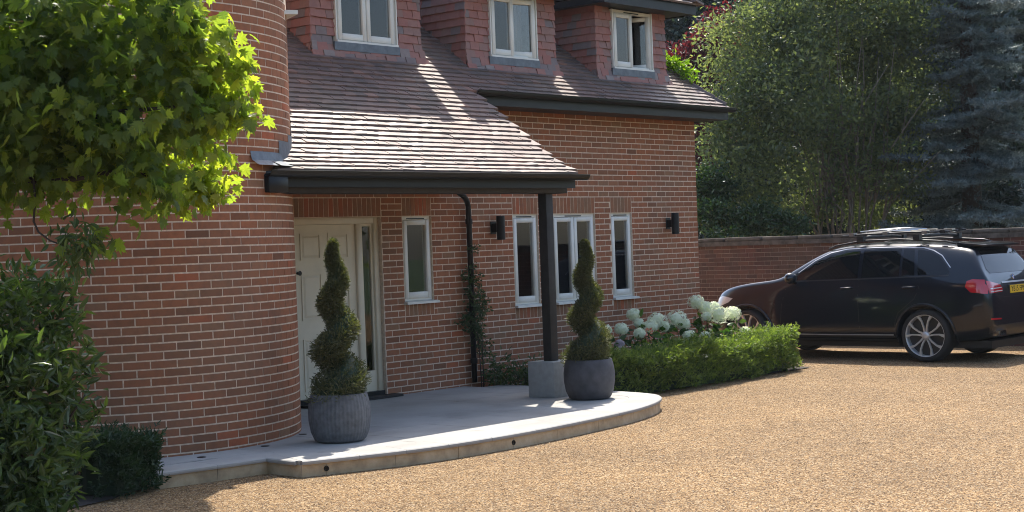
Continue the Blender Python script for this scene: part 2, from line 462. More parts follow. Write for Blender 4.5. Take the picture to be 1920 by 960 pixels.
# straight edge stones along the narrow strip beside the tower
st = [(-10.85, -2.95), (-11.35, -2.90), (-11.88, -2.82)]
p0 = (-10.89, -3.40)
curb_stone([(p0[0] - .015, p0[1] + .03), (-10.875, -2.965)], [(-10.60, -3.27), (-10.60, -2.75)], dz=-.0016)
curb_stone([(-10.878, -2.972), (-11.36, -2.922)], [(-10.605, -2.62), (-11.33, -2.58)])
curb_stone([(-11.363, -2.922), (-11.90, -2.843)], [(-11.333, -2.58), (-11.85, -2.50)])
slab_poly = [(-8.9, -.002), (-5.2, -.002)] + [tuple(q) for q in inner] + [(-10.55, -2.62), (-11.86, -2.48), (-11.6, -1.2), (-10.6, -.6), (-9.4, -.6)]
def shrink(poly, d):
    c = np.mean(poly, 0); out = []
    for p in poly:
        v = np.array(p) - c; L = np.linalg.norm(v); out.append(tuple(c + v * max(0, 1 - d / max(L, .05))))
    return out
ix = 0
yrow = 0.0
for j in range(6):
    y1, y0 = -.62 * j, -.62 * (j + 1)
    off = (.0, .37, .18)[j % 3]
    x = -12.4 + off
    while x < -4.6:
        wd = .9
        q = clip_rect(slab_poly[::-1], x, x + wd, y0, y1)
        if len(q) >= 3:
            ar = abs(sum(q[i - 1][0] * q[i][1] - q[i][0] * q[i - 1][1] for i in range(len(q)))) / 2
            if ar > .01:
                mid = np.mean(q, 0)
                if np.linalg.norm(mid - TC) > TR - .25:
                    m = MB(); m.tint = random.random(); m.prism(shrink(q, .0038), PZ - .034, PZ - .001 - random.random() * .001)
                    m.build('slab', MT['patio'], patio, tint=True)
        x += wd
m = MB(); m.tint = .5; m.prism([(-10.878, -3.397), (-10.868, -2.955), (-11.2, -2.915), (-11.0, -2.40), (-10.2, -2.40), (-10.0, -3.2), (-10.45, -3.46)][::-1], PZ - .034, PZ - .0026); m.build('slab', MT['patio'], patio, tint=True)
# sandstone risers
full = edge
dist = 0; pts = [np.array(p) for p in full]
cur = [pts[0]]; acc = 0
blocks = []
for a, b in zip(pts[:-1], pts[1:]):
    L = np.linalg.norm(b - a); cur.append(b); acc += L
    sharp = False
    if acc > .62 or np.allclose(b, (-10.87, -3.41)) or np.allclose(b, (-10.85, -2.95)) or np.allclose(b, (-11.35, -2.9)):
        blocks.append(cur); cur = [b]; acc = 0
if len(cur) > 1: blocks.append(cur)
for bl in blocks:
    if len(bl) < 2: continue
    o_ = lerp_pts(bl, 0, len(bl) - 1, .002); i_ = offset_line([tuple(p) for p in o_], .10)
    o2 = offset_line([tuple(p) for p in o_], -.004 - random.random() * .002)
    poly = [tuple(p) for p in o2] + [tuple(p) for p in i_][::-1]
    MB().prism(poly, -.02, PZ - .038).build('riser_stone', MT['riser'], patio)
# little recessed step lights
def step_light(px, py, up):
    if up:
        c = onz(px, py, PZ + .001); m = MB().lathe([(0, .001), (.035, .002), (.04, .0), (.04, -.01)], 16, 'z', c)
        o = m.build('ground_light', MT['black'])
    else:
        c = onz(px, py, .055)
        i = min(range(len(pts)), key=lambda k: abs(proj((*pts[k], .055))[0] - px))
        t = pts[min(i + 1, len(pts) - 1)] - pts[max(i - 1, 0)]; t /= np.linalg.norm(t); n_ = np.array([-t[1], t[0]])
        q = pts[i] + n_ * .006
        m = MB().lathe([(0, .004), (.012, .004), (.014, .008), (.022, .008), (.024, .0)], 16, 'x')
        o = m.build('ground_light', MT['black']); o.location = (q[0], q[1], .055); o.rotation_euler = (0, 0, math.atan2(n_[1], n_[0]))
    return o
LG = 'small black lights set into the patio'
tag(step_light(626, 876, 0), 'small round light in the stone riser below the ribbed pot', 'light', LG)
tag(step_light(962, 845, 0), 'small round light in the middle of the curved stone riser', 'light', LG)
tag(step_light(1186, 799, 0), 'small round light in the riser near the sunlit end of the patio', 'light', LG)
tag(step_light(378, 857, 1), 'black disc light in the paving beside the low dark yew', 'light', LG)
tag(step_light(497, 836, 1), 'black disc light in the paving at the foot of the curved tower', 'light', LG)
tag(step_light(568, 814, 1), 'black disc light in the paving close beside the ribbed pot', 'light', LG)

# ------------------------------------------------------------------ house
house = empty('brick_house')
tag(house, 'red brick house with round tower, tiled porch roof and tile hung dormers', 'house')
ZK = lambda k: .165 + .075 * k
# openings: x0, x1, k of sub sill bottom, k of window bottom
WIN = [(-6.176, -5.681, 12, 14), (-4.17, -3.669, 10, 12), (-3.351, -2.459, 10, 12), (-2.101, -1.622, 10, 12)]
DOOR = (-8.55, -6.53)
strips = [(a, b, k, 31) for a, b, k, _ in WIN] + [(DOOR[0], DOOR[1], -3, 31)]
holes = [(a, b, ZK(k2) - .005, ZK(28) - .005) for a, b, k, k2 in WIN] + [(DOOR[0], DOOR[1], .0, ZK(28) - .005)]
YM = .003
xs = sorted({-9.6, 0} | {v for h in holes for v in h[:2]}); zs = sorted({0, 3.74} | {v for h in holes for v in h[2:]})
v, f = [], []
def quad(a, b, c_, d): f.append(tuple(range(len(v), len(v) + 4))); v.extend([a, b, c_, d])
for i in range(len(xs) - 1):
    for j in range(len(zs) - 1):
        xm, zm = (xs[i] + xs[i + 1]) / 2, (zs[j] + zs[j + 1]) / 2
        if any(h[0] < xm < h[1] and h[2] < zm < h[3] for h in holes): continue
        quad((xs[i], YM, zs[j]), (xs[i + 1], YM, zs[j]), (xs[i + 1], YM, zs[j + 1]), (xs[i], YM, zs[j + 1]))
for a, b, z0, z1 in holes:
    for p, q in (((a, z0), (a, z1)), ((b, z1), (b, z0)), ((a, z1), (b, z1)), ((b, z0), (a, z0))):
        quad((p[0], YM, p[1]), (p[0], .30, p[1]), (q[0], .30, q[1]), (q[0], YM, q[1]))
# end wall, back wall
quad((-.006, YM, 0), (-.006, 8, 0), (-.006, 8, 3.74), (-.006, YM, 3.74))
quad((-.006, 8, 0), (-12, 8, 0), (-12, 8, 3.74), (-.006, 8, 3.74))
quad((-12, 8, 0), (-12, .3, 0), (-12, .3, 3.74), (-12, 8, 3.74))
quad((-12, .3, 0), (-9.6, YM, 0), (-9.6, YM, 3.74), (-12, .3, 3.74))
wall = pyobj('front_wall', v, f, MT['mortar'], house)
mats, tints = [], []
for k in range(-2, 48):
    z = ZK(k)
    off = .1125 if k % 2 else 0
    x1 = 0.0
    first = True
    cuts = [(a, b) for a, b, k0, k1 in strips if k0 <= k < k1]
    edges = []
    L = .1015 if k % 2 else .2135
    x = 0.0
    while x > -9.4:
        edges.append((x - L, x)); x -= L + .0115; L = .2135
    for a, b in edges:
        segs_ = [(a, b)]
        for c0, c1 in cuts:
            ns = []
            for s0, s1 in segs_:
                if c1 + .008 <= s0 or c0 - .008 >= s1: ns.append((s0, s1)); continue
                if s0 < c0 - .008: ns.append((s0, c0 - .008))
                if s1 > c1 + .008: ns.append((c1 + .008, s1))
            segs_ = ns
        for s0, s1 in segs_:
            if s1 - s0 < .03: continue
            m = np.eye(4); m[0, 0] = s1 - s0; m[:3, 3] = (s0, random.uniform(-.002, .0015), z + random.uniform(-.0012, .0012))
            mats.append(m); tints.append(btint())
def ok_front(px, py, c):
    if 1010 < px < 1045 and 350 < py < 690: return False
    if 560 < px < 705 and 440 < py: return False
    if px < 556 or (px > 1060 and py > 610) or (1060 < px < 1130 and py > 440) or (860 < px < 1000 and py > 560): return False
    if py < 370 and px < 1085: return py < 188 + 0 and False or (px > 905 and py > 195 and py < 205 + (px - 905) * .0) or (py < 160 + (px - 872) * .83 and px > 900)
    return True
pieces('brick', boxv(.002, .998, 0, .03, 0.0018, .0635), BOXF, mats, tints, MT['brick'], wall, 300, ok_front)
# end wall bricks seen edge on only: joined
mats, tints = [], []
for k in range(-2, 48):
    y = .0 if k % 2 else .1125
    while y < 3:
        m = mat4(((0, 1, 0), (-1, 0, 0), (0, 0, 1)), (-.0005, y + .01, ZK(k))); m[:3, 0] *= .215
        mats.append(m); tints.append(btint()); y += .225
pieces('brick', boxv(0, 1, -.0005, .004, 0, .065), BOXF, mats, tints, MT['brick'], wall, 0, None, 'end_brickwork')
# soldier courses
def soldier(x0, x1, z0, h, name):
    body = MB().box(x0 - .004, x1 + .004, .0065, .10, z0 - .004, z0 + h + .004).build(name, MT['mortar'], house)
    n_ = max(1, round((x1 - x0) / .075)); w = (x1 - x0) / n_
    for i in range(n_):
        me = MB(); me.tint = min(1, max(0, random.gauss(.75, .2))); y = random.uniform(-.002, .0015)
        me.box(x0 + i * w + .005, x0 + (i + 1) * w - .005, y, .03, z0 + .004, z0 + h - .004)
        me.build('brick', MT['brick'], body, tint=True)
for a, b, k, k2 in WIN:
    soldier(a, b, ZK(28) - .002, .219, 'lintel'); soldier(a, b, ZK(k) - .004, .146, 'sill_course')
soldier(DOOR[0], DOOR[1], ZK(28) - .002, .219, 'lintel')
# dark rooms behind the windows
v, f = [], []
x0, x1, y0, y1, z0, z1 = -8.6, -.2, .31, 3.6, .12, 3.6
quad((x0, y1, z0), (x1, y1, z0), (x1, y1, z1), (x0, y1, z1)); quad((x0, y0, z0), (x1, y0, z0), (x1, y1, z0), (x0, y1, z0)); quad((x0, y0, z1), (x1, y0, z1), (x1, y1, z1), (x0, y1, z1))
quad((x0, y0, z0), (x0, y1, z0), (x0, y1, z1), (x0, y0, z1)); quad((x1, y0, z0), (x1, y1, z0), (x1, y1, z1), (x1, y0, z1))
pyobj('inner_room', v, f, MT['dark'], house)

def frame_bars(x0, x1, z0, z1, w, y0, y1, wb=None):
    wb = wb or w; m = MB()
    m.box(x0, x0 + w, y0, y1, z0, z1); m.box(x1 - w, x1, y0, y1, z0, z1)
    m.box(x0 + w, x1 - w, y0, y1, z1 - w, z1); m.box(x0 + w, x1 - w, y0, y1, z0, z0 + wb)
    return m
def casement(x0, x1, z0, z1, lights, parent, part='window', yf=.03, sash_open=(), sill=True, sillx=.05, hinge_right=True):
    """flush casement window; returns the frame, with sashes, panes, vent and sill under it"""
    root = parent
    zt = z1; zb = z0 + (.032 if sill else 0)
    m = frame_bars(x0 + .002, x1 - .002, zb, zt, .042, yf, yf + .07)
    if lights == 2:
        xm = (x0 + x1) / 2; m.box(xm - .02, xm + .02, yf + .002, yf + .068, zb + .042, zt - .042)
    fr = m.build(part, MT['white'], root); top = fr
    if parent is not house: top = parent
    head = .05
    MB().box((x0 + x1) / 2 - (.17 if lights == 2 else .15), (x0 + x1) / 2 + (.17 if lights == 2 else .15), yf - .008, yf, zt - .035, zt - .022).build('vent', MT['black'], top)
    xs_ = [(x0 + .03, x1 - .03)] if lights == 1 else [(x0 + .03, (x0 + x1) / 2 - .006), ((x0 + x1) / 2 + .006, x1 - .03)]
    for i, (a, b) in enumerate(xs_):
        ang = sash_open[i] if i < len(sash_open) else 0
        s = frame_bars(0, b - a, zb + .028, zt - .048, .058, -.03, .025, .075)
        hr = True
        so = s.build('sash', MT['white'], top)
        p = MB().box(.05, b - a - .05, -.004, .004, zb + .09, zt - .10).build('pane', MT['glass'], top)
        for o in (so, p):
            if ang:   # hinged on the right stile
                for vv in o.data.vertices: vv.co.x -= (b - a)
                o.location = (b, yf - .005, 0); o.rotation_euler = (0, 0, ang)
            else: o.location = (a, yf + .012, 0)
        bevel(so, .004, 1)
    if sill:
        sl = MB(); sl.add([(x0 - .015, yf + .05, z0 + .034), (x1 + sillx, yf + .05, z0 + .034), (x1 + sillx, -.055, z0 + .020), (x0 - .015, -.055, z0 + .020), (x0 - .015, yf + .05, z0 - .002), (x1 + sillx, yf + .05, z0 - .002), (x1 + sillx, -.055, z0 - .008), (x0 - .015, -.055, z0 - .008)],
                          [(0, 3, 2, 1), (4, 5, 6, 7), (0, 1, 5, 4), (2, 3, 7, 6), (1, 2, 6, 5), (3, 0, 4, 7)])
        sl.build('sill', MT['white'], top)
    return fr
for i, (a, b, k, k2) in enumerate(WIN):
    casement(a, b, ZK(k2) - .004, ZK(28) - .006, 2 if i == 2 else 1, house)

# front door, its frame and the glazed side light
YD = .10
fx0, fx1, fz0, fz1 = DOOR[0] + .003, DOOR[1] - .003, PZ + .035, ZK(28) - .008
m = MB()
m.box(fx0, fx0 + .06, YD - .05, YD + .06, fz0, fz1); m.box(fx1 - .075, fx1, YD - .05, YD + .06, fz0, fz1)
m.box(fx0 + .06, fx1 - .075, YD - .05, YD + .06, fz1 - .075, fz1)
m.box(-6.885, -6.80, YD - .05, YD + .06, fz0, fz1 - .075)
dfr = m.build('door_frame', MT['door'], house); bevel(dfr, .005, 1)
MB().box(fx0 + .02, fx1 - .02, YD - .09, YD + .08, PZ - .001, PZ + .075).build('threshold', MT['black'], dfr)
MB().box(-7.9, -6.42, -.16, YD - .1, PZ + .001, PZ + .03).build('door_step', MT['timber'], dfr)
sl = frame_bars(-6.797, fx1 - .078, fz0 + .04, fz1 - .078, .028, YD - .02, YD + .03, .24).build('side_light', MT['door'], house)
MB().box(-6.768, fx1 - .106, YD - .003, YD + .003, fz0 + .28, fz1 - .107).build('pane', MT['glass'], sl)
dx0, dx1, dz0, dz1 = -7.83, -6.89, fz0 + .042, fz1 - .078
door = MB().box(dx0, dx1, YD - .018, YD + .03, dz0, dz1).build('door', MT['door'], house)
MB().box(fx0 + .06, dx0 - .003, YD - .03, YD + .04, fz0 + .042, fz1 - .076).build('door_post', MT['door'], dfr)
for cx in ((-7.735, -7.425), (-7.31, -6.995)):
    for cz in ((1.782, 2.085), (1.102, 1.638), (.30, .89)):
        a, b = cx; p, q = cz
        mm = frame_bars(a, b, p, q, .022, YD - .030, YD - .0185); o = mm.build('panel_moulding', MT['door'], door)
        c = MB(); e = .055
        c.add([(a + .03, YD - .0186, p + .03), (b - .03, YD - .0186, p + .03), (b - .03, YD - .0186, q - .03), (a + .03, YD - .0186, q - .03),
               (a + e, YD - .030, p + e), (b - e, YD - .030, p + e), (b - e, YD - .030, q - e), (a + e, YD - .030, q - e)],
              [(4, 5, 6, 7), (0, 1, 5, 4), (1, 2, 6, 5), (2, 3, 7, 6), (3, 0, 4, 7)])
        c.build('panel', MT['door'], door)
MB().tube([(-7.79, YD - .02, 1.64), (-7.79, YD - .07, 1.64)], [.012, .028], 12).build('handle', MT['black'], door)

# ------------------------------------------------------------------ tower
tw = MB()
NT = 96; ZT = 6.3
tw.lathe([(TR - .003, 0), (TR - .003, ZT)], NT, 'z', (TC[0], TC[1], 0))
tower = tw.build('tower_wall', MT['mortar'], house, smooth=True)
NB = 47; dth = 2 * math.pi / NB; ha = dth / 2 - .006 / TR
tv = []
for z in (.0018, .0635):
    for r_ in (TR - .03, TR):
        for t in (-ha, 0, ha): tv.append((r_ * math.cos(t), r_ * math.sin(t), z))
tf = [(3, 4, 10, 9), (4, 5, 11, 10), (0, 3, 9, 6), (5, 2, 8, 11), (6, 9, 10, 7), (7, 10, 11, 8), (0, 1, 4, 3), (1, 2, 5, 4)]
mats, tints = [], []
TW = (R(-46), R(-2), 4.20)       # window in the tower
for k in range(-2, 79):
    for i in range(NB):
        th = (i + (.5 if k % 2 else 0)) * dth - math.pi
        t_ = (th + math.pi) % (2 * math.pi) - math.pi
        if not (R(-180) <= t_ <= R(25) or t_ > R(140)): continue
        if TW[0] - ha < t_ < TW[1] + ha and TW[2] - .16 < ZK(k) < 5.4: continue
        sc = 1 + random.uniform(-.0009, .0009)
        m = mat4(((math.cos(th) * sc, math.sin(th) * sc, 0), (-math.sin(th) * sc, math.cos(th) * sc, 0), (0, 0, 1)), (TC[0], TC[1], ZK(k)))
        mats.append(m); tints.append(btint())
def ok_tower(px, py, c):
    if py < 250: return 455 < px < 545
    if py < 345: return 440 < px < 475
    if py < 430: return 420 < px < 545
    if px < 120 + (py - 430) * .33: return False
    return True
pieces('brick', tv, tf, mats, tints, MT['brick'], tower, 300, ok_tower)
# tower window, at the very edge of the view
tm = (TW[0] + TW[1]) / 2
twn = empty('tower_window', (TC[0] + TR * math.cos(tm) * math.cos((TW[1] - TW[0]) / 2), TC[1] + TR * math.sin(tm) * math.cos((TW[1] - TW[0]) / 2), 0), tm + math.pi / 2, house)
hw = TR * math.sin((TW[1] - TW[0]) / 2)
m = frame_bars(-hw + .0, hw, TW[2] + .03, 5.35, .06, .02, .10); m.box(-.03, .03, .022, .098, TW[2] + .09, 5.29)
m.build('window_frame', MT['white'], twn)
MB().box(-hw + .04, hw - .04, .05, .056, TW[2] + .07, 5.30).build('pane', MT['glass'], twn)
MB().box(-hw, hw, .11, .13, TW[2], 5.4).build('window_lining', MT['dark'], twn)
MB().box(-hw - .05, hw + .06, -.11, .08, TW[2] - .01, TW[2] + .03).build('sill', MT['white'], twn)
for i in range(17):
    a = TW[0] + (TW[1] - TW[0]) * (i + .5) / 17
    me = MB(); me.tint = .8 + random.uniform(-.1, .2); w = .030
    mm = Matrix.Translation((TC[0], TC[1], 0)) @ Matrix.Rotation(a, 4, 'Z')
    me.box(TR - .04, TR + .001, -w, w, TW[2] - .15, TW[2] - .012, mm); me.build('brick', MT['brick'], tower, tint=True)
# conical roof above the picture
tr = MB().lathe([(0, ZT + 2.2), (.9, ZT + 1.1), (TR + .28, ZT), (TR + .28, ZT - .12), (TR - .1, ZT - .12)], 48, 'z', (TC[0], TC[1], 0))
tr.build('tower_roof', MT['tile'], house, tint=True)

# ------------------------------------------------------------------ roofs
def roofz(y):
    z = 3.0 + .74 * (y + 1.5)
    if y < -1.5: z += .235 * (y + 1.5) ** 2
    return z
YE_P, YE_M, YR = -2.09, -.47, 3.9
def prof_pts(y0, y1, step):
    out = [(y0, roofz(y0))]; y = y0; acc = 0
    while y < y1:
        dy = .002; z = roofz(y); z2 = roofz(y + dy); acc += math.hypot(dy, z2 - z); y += dy
        if acc >= step: out.append((y, z2)); acc = 0
    return out
XP0, XP1, XM1 = -9.93, -5.47, .10
hipx = lambda y: XM1 - .39 * (y - YE_M)
ys = [YE_P, -1.9, -1.7, -1.5, -1.0, YE_M]
v = []; f = []
for y in ys: v += [(XP0 if y < -1.2 else -9.6, y, roofz(y) - .012), (XP1 + (.0), y, roofz(y) - .012)]
for i in range(len(ys) - 1): f.append((2 * i, 2 * i + 1, 2 * i + 3, 2 * i + 2))
porch_roof = pyobj('porch_roof', v, f, MT['underlay'], house)
v = [(-9.6, YE_M, roofz(YE_M) - .012), (XM1, YE_M, roofz(YE_M) - .012), (hipx(YR), YR, roofz(YR) - .012), (-9.6, YR, roofz(YR) - .012), (-9.6, 8.3, 3.75), (0.1, 8.3, 3.75), (0.1, 3.9, 3.7), (-12.2, 8.3, 3.75), (-12.2, YR, roofz(YR) - .012), (-12.2, .3, 3.8)]
f = [(0, 1, 2, 3), (3, 2, 5, 4), (1, 6, 2), (6, 5, 2), (3, 4, 7, 8), (0, 3, 8, 9)]
main_roof = pyobj('main_roof', v, f, MT['underlay'], house)
TILE = boxv(-.081, .081, 0, .2, -.016, .013)
def tile_mats(rows, xa, xb, skip, jit=1.0):
    mats, tints = [], []
    for j in range(len(rows) - 2):
        y, z = rows[j]; y2, z2 = rows[j + 2]
        d = np.array([0, y2 - y, z2 - z]); L = np.linalg.norm(d); d /= L; n_ = np.array([0, -d[2], d[1]])
        a, b = xa(y), xb(y)
        x = a + (.0825 if j % 2 else .165) - .0825
        wob = random.uniform(-.0015, .0015)
        while x < b - .02:
            lift = .040 + random.gauss(0, .0012) * jit + .002 * math.sin(x * 2.1 + j) + wob
            dd = d * L - n_ * (lift - .003); dd /= np.linalg.norm(dd); nn = np.array([0, -dd[2], dd[1]])
            r = random.gauss(0, .005) * jit
            X_ = np.array([math.cos(r), 0, 0]) + dd * math.sin(r); D_ = dd - np.array([1, 0, 0]) * math.sin(r)
            p = np.array([x, y, z]) + n_ * lift - d * random.uniform(0, .006)
            rl = random.gauss(0, .02); nn2 = nn + X_ * rl; X_ = X_ - nn * rl
            if not skip(x, y):
                mats.append(mat4((X_, D_, nn2), p)); tints.append(min(1, max(0, random.gauss(.45, .24))))
            x += .165
    return mats, tints
DORM = [(-7.53, -5.77), (-4.95, -3.20), (-2.31, -.69)]
def in_tower(x, y): return (x - TC[0]) ** 2 + (y - TC[1]) ** 2 < (TR - .10) ** 2
rows = prof_pts(YE_P - .045, YE_M + .35, .1)
mats, tints = tile_mats(rows[:], lambda y: XP0, lambda y: XP1 + .02, lambda x, y: in_tower(x, y) or (y > YE_M - .05), 1.0)
# a few slipped tiles up near the dormer
def ok_roof(px, py, c): return py > 150
pieces('tile', TILE, BOXF, mats, tints, MT['tile'], porch_roof, 300, ok_roof, 'tiling')
rows2 = prof_pts(YE_M - .06, YR - .02, .1)
in_d = lambda x, y: y > .10 and any(a + .12 < x < b - .12 for a, b in DORM) and y < 1.9
m1, t1 = tile_mats(rows2, lambda y: -9.4, lambda y: hipx(y) + .02, lambda x, y: (in_tower(x, y)) or in_d(x, y) or (x < XP1 + .1 and y < YE_M - .05), 1.0)
pieces('tile', TILE, BOXF, m1, t1, MT['tile'], main_roof, 0, None, 'tiling')
# verge / hip tiles on the end slope
v = []
hb = MB()
for i in range(24):
    y = YE_M + i * .16; x = hipx(y); z = roofz(y)
    y2 = y + .2; hb.tint = random.random()
    hb.tube([(x + .03, y, z + .035), (hipx(y2) + .03, y2, roofz(y2) + .02)], [.06, .05], 6)
hb.build('hip_tiles', MT['tile'], main_roof, tint=True)['kind'] = 'stuff'

# gutters, fascias, beam, post
def gutter(name, x0, x1, y, z, parent):
    m = MB(); n_ = 8; pr = []
    for i in range(n_ + 1):
        t = math.pi + math.pi * i / n_; pr.append((.062 * math.cos(t), .062 * math.sin(t) * .95))
    pr = [(-.068, .004)] + pr + [(.068, .004)]
    inner_ = [(a * .9, b * .9 + .002) for a, b in pr[::-1]]
    loop = pr + inner_
    v = [(x0, y + a, z + b) for a, b in loop] + [(x1, y + a, z + b) for a, b in loop]; k = len(loop)
    f = [(i, (i + 1) % k, k + (i + 1) % k, k + i) for i in range(k)] + [tuple(range(k))[::-1], tuple(range(k, 2 * k))]
    m.add(v, f); return m.build(name, MT['black'], parent, smooth=False)
gz = roofz(YE_M) + .00
gutter('gutter', -5.40, .24, YE_M - .075, gz - .005, house)
MB().box(-5.42, .20, YE_M + .0, YE_M + .03, gz - .17, gz - .02).build('fascia', MT['black'], house)
MB().box(-5.42, .20, YE_M + .032, .01, gz - .165, gz - .14).build('soffit', MT['black'], house)
MB().box(.17, .20, YE_M + .033, 4.0, gz - .17, gz - .02).build('fascia', MT['black'], house)
pz = roofz(YE_P)
gutter('gutter', XP0 - .15, -5.36, YE_P - .085, pz - .005, house)
MB().box(XP0 + .0, -5.45, YE_P + .005, YE_P + .035, pz - .15, pz - .025).build('fascia', MT['black'], house)
bm_ = MB().box(-9.84, -5.49, -2.0, -1.80, 2.44, 2.60).build('porch_beam', MT['timber'], house); bevel(bm_, .006, 1)
MB().box(-9.88, -5.46, -1.80, -.0, 2.565, 2.60).build('porch_ceiling', MT['black'], house)
MB().box(-9.85, -5.47, -2.06, -2.003, 2.52, 2.60).build('bargeboard', MT['black'], house)
be = MB().box(-10.08, -9.845, -2.20, -1.9, 2.442, 2.598).build('beam_end', MT['black'], house); bevel(be, .006, 1)
bb = MB()
for a, b in ((-2.02, -1.5), (-1.5, -.9), (-.9, -.42)):
    bb.add([(-5.44, a, roofz(a) - .10), (-5.44, b, roofz(b) - .10), (-5.44, b, roofz(b) - .015), (-5.44, a, roofz(a) - .015), (-5.47, a, roofz(a) - .10), (-5.47, b, roofz(b) - .10), (-5.47, b, roofz(b) - .015), (-5.47, a, roofz(a) - .015)],
           [(0, 1, 2, 3), (7, 6, 5, 4), (0, 4, 5, 1), (3, 2, 6, 7)])
bb.add([(-5.455, -2.0, 2.6), (-5.455, 0, 2.6), (-5.455, 0, roofz(0) - .03), (-5.455, -1.0, roofz(-1) - .05), (-5.455, -1.9, roofz(-1.9) - .06)], [(0, 1, 2, 3, 4)])
bb.build('verge_board', MT['timber'], porch_roof)
plinth = MB().box(-5.95, -5.57, -2.08, -1.70, PZ, .54).build('post_plinth', MT['plinth'], house); bevel(plinth, .006, 2)
post = MB().box(-5.82, -5.70, -1.95, -1.83, .54, 2.442).build('porch_post', MT['timber'], house); bevel(post, .006, 2)

# lead work where the porch roof meets the tower
def tower_pt(th, z, e=0): return (TC[0] + (TR + e) * math.cos(th), TC[1] + (TR + e) * math.sin(th), z)
ths = []
for i in range(60):
    th = R(-62) + (R(-8) - R(-62)) * i / 59
    ths.append((th, roofz(max(-2.09, TC[1] + TR * math.sin(th)))))
step = .085; i = 0
while i < len(ths) - 1:
    z0 = ths[i][1]; j = i
    while j < len(ths) - 1 and ths[j][1] - z0 < step: j += 1
    m = MB(); vv = []
    top = math.floor((ths[i][1] + .28) / .075) * .075 + .012
    for k in range(i, j + 1):
        th, zr = ths[k]; e = .004 + .004 * (k - i) / max(1, j - i)
        vv += [tower_pt(th, max(zr - .02, 0), e + .004), tower_pt(th, max(top, zr + .05), e)]
    ff = [(2 * k, 2 * k + 2, 2 * k + 3, 2 * k + 1) for k in range(j - i)]
    m.add(vv, ff); m.build('lead_flashing', MT['lead'], porch_roof)
    i = j
m = MB()
for a0, a1, e0, e1 in ((-79, -69, .0, .10), (-69, -60, .0, .13)):
    vv = []
    for k in range(5):
        th = R(a0 + (a1 - a0) * k / 4); y = TC[1] + (TR) * math.sin(th)
        zz = roofz(-2.06) + .05
        vv += [tower_pt(th, zz + .11, .004), tower_pt(th, zz + .03, .02), tower_pt(th, zz - .02, e1)]
    m.add(vv, [q for k in range(4) for q in ((3 * k, 3 * k + 1, 3 * k + 4, 3 * k + 3), (3 * k + 1, 3 * k + 2, 3 * k + 5, 3 * k + 4))])
m.build('lead_apron', MT['lead'], porch_roof)

